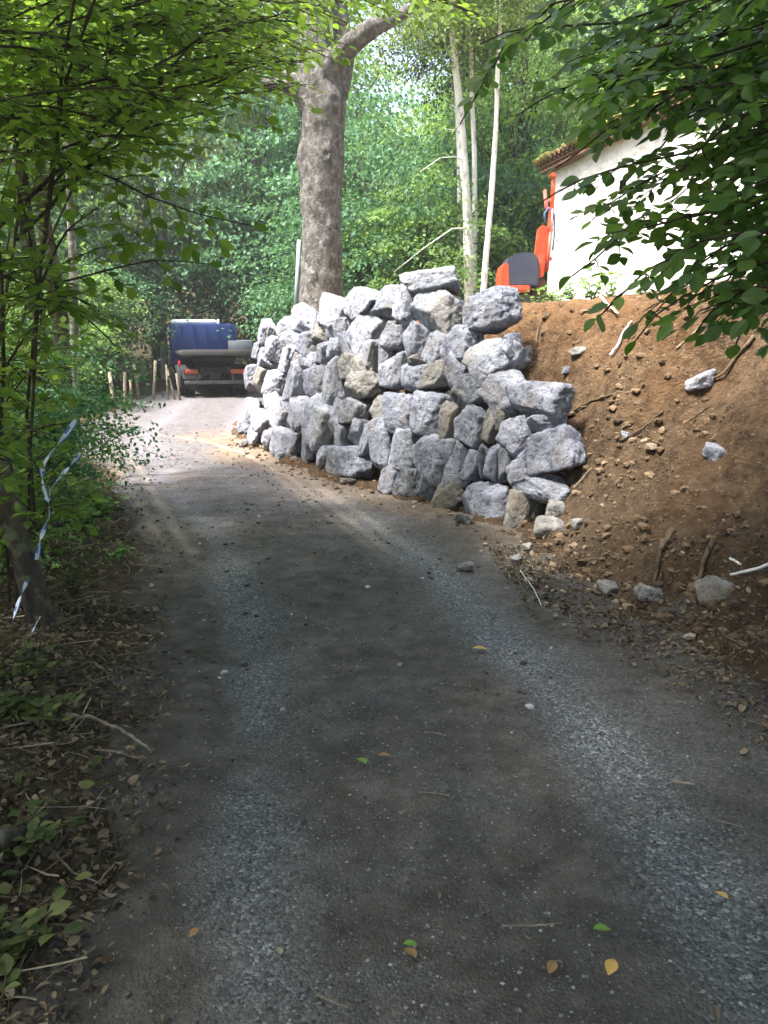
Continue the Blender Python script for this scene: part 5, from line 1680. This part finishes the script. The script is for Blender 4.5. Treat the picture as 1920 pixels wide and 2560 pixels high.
# ------------------------------------------------------------------ truck
BLU = m_plain('truck_blue', (.0, .022, .135), .6, 0, (.03, .05, .10), 5, 0)
WHT = m_plain('truck_white', (.80, .82, .84), .35, 0, (.5, .5, .5), 6)
GRY = m_plain('bed_grey', (.055, .056, .06), .6, 0, (.12, .10, .08), 6)
LGT = m_plain('panel_grey', (.11, .135, .165), .5, 0, (.2, .2, .2), 5)
CHS = m_plain('chassis_black', (.008, .008, .009), .7, 0, (.03, .026, .022), 6)
GLS = m_plain('cab_glass', (.02, .03, .05), .08)
AMB = m_plain('lamp_amber', (.26, .06, .025), .4)
REDM = m_plain('lamp_red', (.55, .02, .02), .3)
def truck():
    Y = 23.0; x0 = pxp(540, 990, Y)[0]
    gz = float(H(x0, Y))
    root = empty('tipper_truck', (x0, Y, gz), R(17), 'blue-cabbed flatbed truck seen from behind where the lane leaves the clearing', 'truck')
    def part(name, fn, mat, parent=root, smooth=True):
        mb = MB(); fn(mb); return mb.build(name, mat, parent, smooth=smooth, auto=30)
    def chs(mb):
        for sx in (-.38, .38): mb.box((sx, 2.4, .80), (.10, 5.0, .20), bev=.01)
        for yy in (.15, 1.2, 2.2, 3.3): mb.box((0, yy, .80), (.68, .12, .16), bev=.01)
        mb.box((0, .06, .62), (.30, .16, .30), bev=.02); mb.cyl((-.7, 1.1, .42), (.7, 1.1, .42), .07, 12); mb.cyl((0, 1.0, .42), (0, 1.25, .42), .20, 16)
        mb.box((.0, .5, .98), (.9, .5, .14), bev=.02); mb.box((-.15, .02, .72), (.5, .06, .10), bev=.01)
        mb.box((0, 1.6, 1.12), (1.2, 3.2, .14), bev=.01)
    part('chassis', chs, CHS)
    def wheel(x, y, dual=False):
        w_ = MB(); t = np.array([(x - .11, y, .42), (x + .11, y, .42)])
        prof = [(-.115, .30), (-.12, .38), (-.10, .415), (-.05, .42), (.05, .42), (.10, .415), (.12, .38), (.115, .30)]
        n = 28; V = []
        for dx, r in prof:
            for q in range(n):
                a = 2 * math.pi * q / n; V.append((x + dx, y + r * math.cos(a), .42 + r * math.sin(a)))
        j = np.arange(n); F = [np.stack([k * n + j, k * n + (j + 1) % n, (k + 1) * n + (j + 1) % n, (k + 1) * n + j], 1) for k in range(len(prof) - 1)]
        w_.add(V, F)
        wo = w_.build('wheel', BLK, root)
        rm_ = MB(); rm_.cyl((x - .09, y, .42), (x + .09, y, .42), .30, 24); rm_.cyl((x - .115, y, .42), (x + .115, y, .42), .10, 14)
        rm_.build('rim', GRY, wo, auto=30)
    for x in (-.90, -.64, .64, .90): wheel(x, 1.1)
    for x in (-.86, .86): wheel(x, 4.2)
    def mud(mb):
        for sx in (-.78, .78):
            for q in range(9):
                a = R(10 + q * 20); mb.box((sx, 1.1 + .50 * math.cos(a), .42 + .50 * math.sin(a)), (.56, .19, .02), Matrix.Rotation(a + math.pi / 2, 3, 'X'))
            mb.box((sx, .52, .42), (.52, .02, .36))
    part('mudguards', mud, CHS)
    part('underrun_bar', lambda mb: (mb.box((0, -.05, .46), (1.75, .08, .10), bev=.01), mb.box((-.5, .02, .6), (.07, .1, .3)), mb.box((.5, .02, .6), (.07, .1, .3))), m_plain('bar_grey', (.07, .075, .08), .5, 0, (.12, .11, .10), 6))
    for sx in (-.66, .62):
        lm = part('tail_light', lambda mb: mb.box((sx, -.04, .76), (.42, .08, .18), bev=.03), CHS)
        part('lens', lambda mb: mb.box((sx, -.095, .76), (.36, .04, .13), bev=.018), AMB, lm)
        part('brake_lens', lambda mb: mb.box((sx + (.15 if sx > 0 else -.15), -.12, .76), (.05, .02, .11), bev=.008), REDM, lm)
    part('side_marker', lambda mb: mb.box((-.98, .1, 1.0), (.07, .05, .14), bev=.01), REDM)
    part('light_bracket', lambda mb: (mb.box((-.66, 0.01, .64), (.5, .04, .16)), mb.box((-.88, .03, .82), (.2, .04, .05))), m_plain('bracket', (.12, .13, .14), .5, .3))
    # flat tipping bed, tilted very slightly
    def bed(mb):
        mb.box((.08, 1.6, 1.27), (1.98, 3.6, .10), bev=.01); mb.box((.08, -.22, 1.30), (2.02, .05, .16), bev=.01)
        for q in range(5): mb.box((.08, .1 + q * .75, 1.18), (1.9, .08, .09))
    part('flatbed', bed, GRY)
    part('side_board', lambda mb: (mb.box((1.06, 1.6, 1.47), (.035, 3.5, .36), bev=.008), [mb.box((1.085, .0 + q * .8, 1.47), (.03, .05, .36)) for q in range(5)]), LGT)
    part('board', lambda mb: (mb.box((.72, -.20, 1.47), (.66, .035, .32), bev=.008),), LGT)
    hb = part('headboard', lambda mb: (mb.box((.08, 3.42, 1.72), (1.96, .06, .86), bev=.01), [mb.box((-.7 + q * .39, 3.38, 1.70), (.05, .05, .78)) for q in range(5)]), BLU)
    def cab(mb):
        mb.box((-.02, 4.3, 1.45), (2.0, 1.5, 1.45), bev=.09)
        mb.box((-.02, 4.4, .75), (1.9, 1.5, .25), bev=.04)
    cb = part('cab', cab, BLU)
    part('cab_roof', lambda mb: mb.box((-.25, 4.3, 2.22), (1.45, 1.3, .17), bev=.07), WHT, cb)
    part('rear_window', lambda mb: mb.box((-.35, 3.545, 1.75), (.42, .02, .22), bev=.005), GLS, cb)
    for sx in (-1.03, .99): part('side_window', lambda mb: mb.box((sx, 4.35, 1.75), (.015, .75, .5), bev=.004), GLS, cb)
    part('windscreen', lambda mb: mb.box((-.02, 5.055, 1.72), (1.75, .02, .6), bev=.005), GLS, cb)
    part('mirror', lambda mb: (mb.box((-1.2, 4.85, 1.75), (.16, .06, .34), bev=.02), mb.cyl((-1.0, 4.85, 1.9), (-1.2, 4.85, 1.9), .012, 8)), CHS, cb)
    part('beacon', lambda mb: (mb.tube([(.55, 4.0, 2.17), (.55, 4.0, 2.30), (.55, 4.0, 2.33)], [.06, .055, .02], 14),), WHT, cb)
    part('mud_flap', lambda mb: (mb.box((-.99, .35, .62), (.05, .5, .6), bev=.01),), m_plain('flap_grey', (.08, .085, .095), .6))
    root.scale = (.98, .98, .98)
truck()
